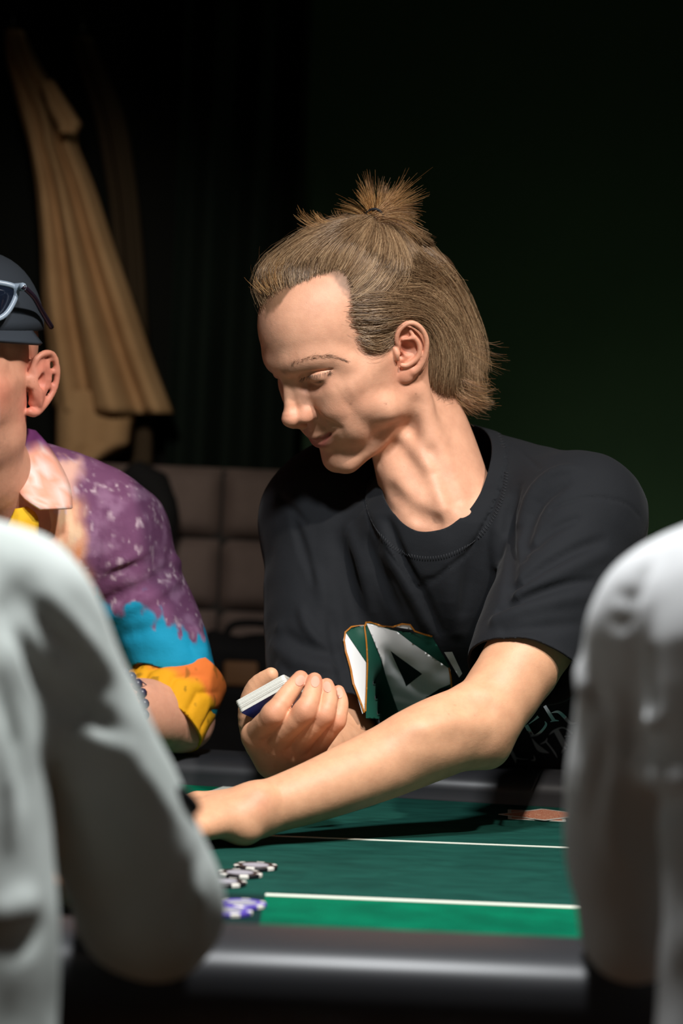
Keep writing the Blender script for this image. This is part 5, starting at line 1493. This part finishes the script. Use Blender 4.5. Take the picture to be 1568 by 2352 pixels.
# rolled cuff
CU_ = SDF()
k0, k1 = P(402, 1580, 2.697), P(364, 1652, 2.667)
cax = k1 - k0; cax /= np.linalg.norm(cax)
CU_.chain([k0 - cax * .03, (k0 + k1) / 2, k1 + cax * .012], [.054, .057, .055], .01, 'u', 9)
for a in np.linspace(0, 2 * math.pi, 11, endpoint=False):
    s1 = np.cross(cax, CF); s1 /= np.linalg.norm(s1); s2 = np.cross(cax, s1)
    d1 = s1 * math.cos(a) + s2 * math.sin(a); d2 = s1 * math.cos(a + .5) + s2 * math.sin(a + .5)
    CU_.bump([k0 + d1 * .054, (k0 + k1) / 2 + d2 * .056, k1 + d2 * .055], .006, [-.001, -.0045, -.003])
V, F = isosurface(CU_, k0 - .13, k1 + .13, .0024)
T = tris(F); gz = np.minimum((V - k0 + cax * .022) @ cax, (k1 - V) @ cax + .006 + .008 * (vnoise(V, 40, 2) - .5))
V, T = clip_mesh(V, T, gz)
h_ = (V - k0) @ cax / np.linalg.norm(k1 - k0) + (fbm(V, 40, 4) - .5) * .5
c = np.tile(np.array(srgb(226, 160, 22)), (len(V), 1)); mk = sstep(.42, .12, h_)[:, None]
c = c * (1 - mk) + np.array(srgb(232, 120, 52)) * mk
uu, vv, DD = proj(V); mk = (sstep(2.70, 2.72, DD) * .9)[:, None]; c = c * (1 - mk) + np.array(srgb(20, 92, 60)) * mk
mk = (sstep(.72, .80, vnoise(V * np.array([1, 1, .5]), 160, 3)) * .6)[:, None]; c = c * (1 - mk) + np.array(srgb(110, 84, 20)) * mk
o = mesh_obj('rolled_cuff', V, T, m_td, tplayer, attrs={'dye': c}); mod_solidify(o, .003, 1)
# collar flaps
def cloth_flap(name, pix, D0, th, mcol, seed):
    pts = [P(x, y, D) for x, y, D in pix]
    n_ = len(pts) // 2; L = catmull(pts[:n_], 14); R = catmull(pts[n_:][::-1], 14)
    t = np.linspace(0, 1, 9)[None, :, None]
    G = L[:, None] * (1 - t) + R[:, None] * t - CF * (.006 * np.sin(t * math.pi))
    V = G.reshape(-1, 3); F = np.array([(i * 9 + j, i * 9 + j + 1, (i + 1) * 9 + j + 1, (i + 1) * 9 + j) for i in range(13) for j in range(8)])
    w = sstep(.40, .66, fbm(V, 90, seed) * .6 + .4 * vnoise(V * np.array([1, 1, .3]), 200, seed)); w2 = sstep(1050, 1010, proj(V)[1] + 30 * (vnoise(V, 60, seed) - .5))
    c = np.array(srgb(245, 172, 146)) * (1 - w[:, None]) + np.array(srgb(244, 224, 216)) * w[:, None]
    c = c * (1 - w2[:, None]) + np.array(srgb(126, 62, 122)) * w2[:, None]
    if mcol is not None: c = np.tile(np.array(mcol), (len(V), 1)) * (1 - .3 * w[:, None])
    o = mesh_obj(name, V, F, m_td, tplayer, attrs={'dye': c}); mod_solidify(o, th, 0); return o
cloth_flap('collar_flap', [(62, 985, 2.60), (52, 1060, 2.575), (44, 1130, 2.56), (92, 1170, 2.555), (165, 1168, 2.585), (158, 1110, 2.60), (118, 1035, 2.62), (80, 990, 2.61)], 0, .003, None, 3)
cloth_flap('placket', [(36, 1170, 2.565), (10, 1225, 2.555), (0, 1280, 2.55), (0, 1330, 2.55), (82, 1330, 2.565), (84, 1260, 2.57), (86, 1190, 2.575), (60, 1165, 2.575)], 0, .003, srgb(238, 186, 40), 4)

# cap
m_capc = mat('charcoal cap cloth', srgb(52, 58, 66), .85, .25); n = N(m_capc); n.bump(n.noise(900, 2), .3, .0006)
cap_e = empty('cap', T2W([(0, 0, 60)])[0]); tag(cap_e, 'charcoal flat-brim cap on the tie-dye shirt wearer', 'cap')
th = np.linspace(0, 2 * math.pi, 64, endpoint=False); V = []; rows = 14
for i in range(rows):
    f = i / (rows - 1) * math.pi / 2
    for a in th:
        V.append((79 * math.cos(f)**.8 * math.cos(a), -2 + 104 * math.cos(f)**.8 * math.sin(a), 58 + 86 * math.sin(f)))
V = T2W(V); F = [(i * 64 + j, i * 64 + (j + 1) % 64, (i + 1) * 64 + (j + 1) % 64, (i + 1) * 64 + j) for i in range(rows - 1) for j in range(64)]
o = mesh_obj('cap_crown', V, F, m_capc, cap_e); mod_solidify(o, .002, 1)
V = []
for i in range(8):
    r = i / 7
    for a in np.linspace(math.radians(8), math.radians(172), 40):
        k_ = 1 + .62 * r * math.sin(a)**1.4
        V.append((80 * math.cos(a) * (1 + .16 * r), -2 + 104 * math.sin(a) * k_ , 60 - 3 * r - 12 * r * abs(math.cos(a))**2))
V = T2W(V); F = [(i * 40 + j, i * 40 + j + 1, (i + 1) * 40 + j + 1, (i + 1) * 40 + j) for i in range(7) for j in range(39)]
o = mesh_obj('cap_brim', V, F, m_capc, cap_e); mod_solidify(o, .004, 1)
o = mesh_obj('cap_button', *tube_vf(T2W([(0, -2, 143), (0, -2, 147)]), .006, 12), m_capc, cap_e)
# sunglasses resting on the cap
m_fr = mat('pale blue-grey plastic', srgb(150, 166, 184), .3, .5); m_ln = mat('dark mirror lens', (.012, .018, .035), .06, .6, **{'Metallic': .35}); m_tm = mat('dark plum plastic', srgb(44, 32, 46), .35, .5)
sg = empty('sunglasses', T2W([(0, 110, 95)])[0]); tag(sg, 'sunglasses with pale grey-blue frame and dark lenses pushed up on the cap', 'sunglasses')
def gl(x, z):
    x = x - 12
    return (x, 100 - (abs(x) / 75)**2 * 30 - (z - 88) * .28, z)
for s_ in (-1, 1):
    o_ = [(8, 108), (30, 112), (58, 109), (66, 103), (64, 88), (56, 74), (38, 68), (20, 70), (10, 84)]
    loop = catmull([gl(s_ * x, z) for x, z in o_ + [o_[0]]], 44)[:-1]
    W = T2W(loop)
    mesh_obj('rim', *tube_vf(W, .0032, 8, closed=True), m_fr, sg)
    ctr = W.mean(0) + TMr[:, 1] * .003; V = np.concatenate([[ctr], W]); F = [(0, 1 + i, 1 + (i + 1) % len(W)) for i in range(len(W))]
    o = mesh_obj('lens', V, F, m_ln, sg); mod_solidify(o, .0015, 0)
    mesh_obj('hinge', *tube_vf(T2W([gl(s_ * 64, 106), gl(s_ * 72, 107), (s_ * 76 - 12, 76 + s_ * 4, 107)]), .0045, 8), m_fr, sg)
    mesh_obj('temple_arm', *tube_vf(T2W(catmull([(s_ * 77 - 12, 76 + s_ * 4, 107), (s_ * 84 - 6, 40, 96), (s_ * 86, 0, 80), (s_ * 84, -40, 62)], 16)), .0030, 8), m_tm, sg)
mesh_obj('bridge', *tube_vf(T2W(catmull([gl(-10, 100), gl(0, 104), gl(10, 100)], 8)), .003, 8), m_fr, sg)
# ------------------------------------------------------------------ coats, bag, trousers
def garment(name, rows, D, depth, folds, m, seed, label, cat, hem=0.0):
    """hanging cloth: rows of (y, left x, right x) in photo pixels at one distance, a closed thick form with hanging folds"""
    rows = np.asarray(rows, float); ys = np.linspace(rows[0, 0], rows[-1, 0], 60)
    xl = np.interp(ys, rows[:, 0], rows[:, 1]); xr = np.interp(ys, rows[:, 0], rows[:, 2])
    k = np.ones(5) / 5
    xl[2:-2] = np.convolve(xl, k, 'valid'); xr[2:-2] = np.convolve(xr, k, 'valid')
    nu = 40; V = []
    for y, a, b in zip(ys, xl, xr):
        tt = (y - ys[0]) / (ys[-1] - ys[0])
        for u in np.linspace(0, 1, nu):
            f = sum(am * np.exp(-((u - (p0 + (p1 - p0) * tt)) / w)**2) for p0, p1, w, am in folds) * min(1, .25 + tt * 1.2)
            bul = math.sin(math.pi * u)**.6
            V.append(P(a + (b - a) * u, y, D) - np.array([0, 1, 0]) * (depth * bul * (.5 + .5 * tt) + f))
        for u in np.linspace(1, 0, 8)[1:-1]:
            V.append(P(a + (b - a) * u, y, D) + np.array([0, .012, 0]))
    w = nu + 6; V = np.array(V)
    F = [(i * w + j, i * w + (j + 1) % w, (i + 1) * w + (j + 1) % w, (i + 1) * w + j) for i in range(59) for j in range(w)]
    F += [tuple(range(w)), tuple(range(59 * w, 60 * w))]
    e = empty(name, V.mean(0) * [1, 1, 0] + [0, 0, float(V[:, 2].min())]); tag(e, label, cat)
    mesh_obj('coat_body', V, F, m, e)
    return e
m_tan = mat('camel wool', srgb(178, 142, 104), .85, .2); n = N(m_tan); n.color(n.ramp(n.noise(8, 4), [(.3, srgb(168, 132, 94)), (.7, srgb(188, 152, 112))])); n.bump(n.noise(400, 2), .3, .001)
m_olv = mat('dark olive wool', srgb(70, 58, 44), .9, .15)
m_blk = mat('black cloth', (.010, .010, .011), .85, .2)
coat = garment('camel_coat', [(74, 12, 55), (130, 10, 80), (200, 30, 125), (262, 45, 178), (285, 52, 186), (310, 60, 168), (330, 66, 178), (430, 82, 220), (560, 92, 262), (700, 96, 312), (830, 112, 355), (950, 124, 402)], 5.10, .07,
               [(.30, .30, .06, -.045), (.55, .72, .07, -.05), (.42, .52, .10, .03), (.80, .88, .07, .02), (.12, .14, .06, .02)], m_tan, 1, 'camel wool coat hanging on the green wall beside the curtain', 'coat')
def lappet(parent, rows, D, depth, m, name='lower_panel'):
    rows = np.asarray(rows, float); ys = np.linspace(rows[0, 0], rows[-1, 0], 24); V = []
    xl = np.interp(ys, rows[:, 0], rows[:, 1]); xr = np.interp(ys, rows[:, 0], rows[:, 2])
    for y, a, b in zip(ys, xl, xr):
        for u in np.linspace(0, 1, 16): V.append(P(a + (b - a) * u, y, D) - np.array([0, 1, 0]) * depth * math.sin(math.pi * u)**.6 * (1 + .3 * math.sin(u * 9)))
    F = np.array([(i * 16 + j, i * 16 + j + 1, (i + 1) * 16 + j + 1, (i + 1) * 16 + j) for i in range(23) for j in range(15)])
    o = mesh_obj(name, V, F, m, parent); mod_solidify(o, .006, 0); return o
lappet(coat, [(900, 130, 300), (960, 128, 306), (1020, 128, 300), (1040, 130, 262), (1062, 160, 225)], 5.09, .05, m_tan)
lappet(coat, [(190, 95, 125), (250, 110, 165), (285, 130, 187), (310, 140, 172)], 4.99, .03, m_tan, 'sleeve_fold')
mesh_obj('hanging_loop', *tube_vf([P(28, 60, 5.2), P(30, 78, 5.12)], .006, 6), m_blk, coat)
dark = garment('olive_coat', [(88, 165, 212), (140, 172, 232), (230, 205, 275), (300, 222, 296), (450, 248, 318), (600, 262, 332), (760, 270, 342), (900, 268, 346), (1060, 262, 350)], 5.25, .05,
               [(.3, .35, .08, -.03), (.65, .6, .1, .02)], m_olv, 2, 'dark olive coat hanging next to the camel coat', 'coat')
mesh_obj('hanging_loop', *tube_vf([P(188, 72, 5.27), P(190, 92, 5.25)], .006, 6), m_blk, dark)
lappet(dark, [(940, 305, 352), (1010, 300, 350), (1066, 292, 350)], 5.19, .02, m_olv)
for x, y in ((29, 58), (189, 70)):
    a = P(x, y, 5.302); b = P(x, y, 5.19)
    o = mesh_obj('coat_hook', *tube_vf(catmull([a, b, b + np.array([0, -.02, .03])], 10), .007, 8), mat('black metal', (.01, .01, .011), .4, .5) if 'black metal' not in bpy.data.materials else bpy.data.materials['black metal'])
    tag(o, 'black metal wall hook holding the camel coat' if x == 29 else 'black metal wall hook holding the olive coat', 'hook')
# black jacket over the bench back and black bag on the bench
JK = SDF(); JK.chain([P(320, 1090, 4.978), P(372, 1160, 4.958), P(372, 1240, 4.948)], [.03, .035, .03], .02, 'u', 9); JK.box(P(330, 1170, 4.978), (.05, .02, .08), None, .015, .03)
V, F = isosurface(JK, P(330, 1160, 4.93) - .2, P(330, 1160, 4.93) + .2, .008)
o = mesh_obj('jacket', V, F, m_blk); tag(o, 'black jacket draped over the banquette back', 'jacket')
zs2 = zs_ + .012
BG = SDF(); bc = P(575, 1600, 4.80); bc[2] = zs2 + .165
BG.box(bc, (.125, .07, .165), None, .05, 0); BG.add(lambda p: ((fbm(p, 14, 3, 2) - .5) * .03).astype(np.float32), (-9, -9, -9), (9, 9, 9), 0, 'd')
V, F = isosurface(BG, bc - .24, bc + .24, .008)
bag = empty('bag', (bc[0], bc[1], zs2)); tag(bag, 'black bag with a tan patch standing on the banquette seat', 'bag')
mesh_obj('bag_body', V, F, m_blk, bag)
o = mesh_obj('patch', *box_vf(bc + np.array([-.02, -.078, .085]), (.036, .008, .026)), mat('brown leather', srgb(120, 84, 52), .7), bag); mod_bevel(o, .007, 3)
mesh_obj('handle', *tube_vf(catmull([bc + np.array([-.06, 0, .15]), bc + np.array([-.04, 0, .185]), bc + np.array([.04, 0, .185]), bc + np.array([.06, 0, .15])], 20), .008, 8), m_blk, bag)
# legs under the table
m_tr = mat('black trousers', (.008, .008, .009), .9, .15); m_cord = mat('brown corduroy', srgb(74, 58, 42), .9, .15)
n = N(m_cord); w = n.new('ShaderNodeTexWave'); w.inputs['Scale'].default_value = 60; n.link(n.coord(), w.inputs['Vector']); n.color(n.ramp(w.outputs['Fac'], [(0, srgb(46, 34, 24)), (1, srgb(92, 72, 52))])); n.bump(w.outputs['Fac'], .6, .003)
def legs(parent, hips, fw, m, wd, name='trousers'):
    s = SDF(); hips = np.asarray(hips, float); fw = np.asarray(fw, float); fw /= np.linalg.norm(fw); sd = np.array([-fw[1], fw[0], 0])
    s.cone(hips - sd * .09, hips + sd * .09, .12, .12, 0)
    for k in (-1, 1):
        a = hips + sd * k * .09; kn = hips + fw * .40 + sd * k * wd; kn[2] = .50; an = kn + fw * .03; an[2] = .085
        s.chain([a, kn, an], [.095, .068, .05], .03); s.cone(an - [0, 0, .04], an + fw * .14 - np.array([0, 0, .045]), .045, .04, .02)
    V, F = isosurface(s, hips - .75, hips + .75, .012)
    return mesh_obj(name, V, F, m, parent)
legs(dealer, (.14, 3.02, .565), (-.05, -1, 0), m_tr, .15)
legs(tplayer, (-.36, 3.03, .56), (.13, -1, 0), m_cord, .115)
legs(pl, (-.33, 1.02, .56), (.0, 1, 0), m_tr, .10)
legs(pr, (.42, 1.0, .56), (.05, 1, 0), m_tr, .10)
def stool(x, y, label):
    e = empty('stool', (x, y, 0)); tag(e, label, 'stool', 'seats around the poker table')
    V, F = lathe_vf([(0, .40), (.17, .40), (.185, .41), (.185, .435), (.17, .445), (0, .445)], 32); mesh_obj('seat', V + np.array([x, y, 0]), F, m_blk, e, smooth=False)
    for k in range(4):
        a = k * math.pi / 2 + .6; mesh_obj('leg', *tube_vf([(x + .12 * math.cos(a), y + .12 * math.sin(a), .40), (x + .19 * math.cos(a), y + .19 * math.sin(a), .0)], .014, 8), bpy.data.materials['black metal'], e)
stool(.14, 3.04, 'black round stool under the man with the topknot')
stool(-.36, 3.05, 'black round stool under the man in the tie-dye shirt')
stool(-.33, 1.0, 'black round stool under the player in the grey-green linen shirt')
stool(.42, .98, 'black round stool under the player in the white shirt')
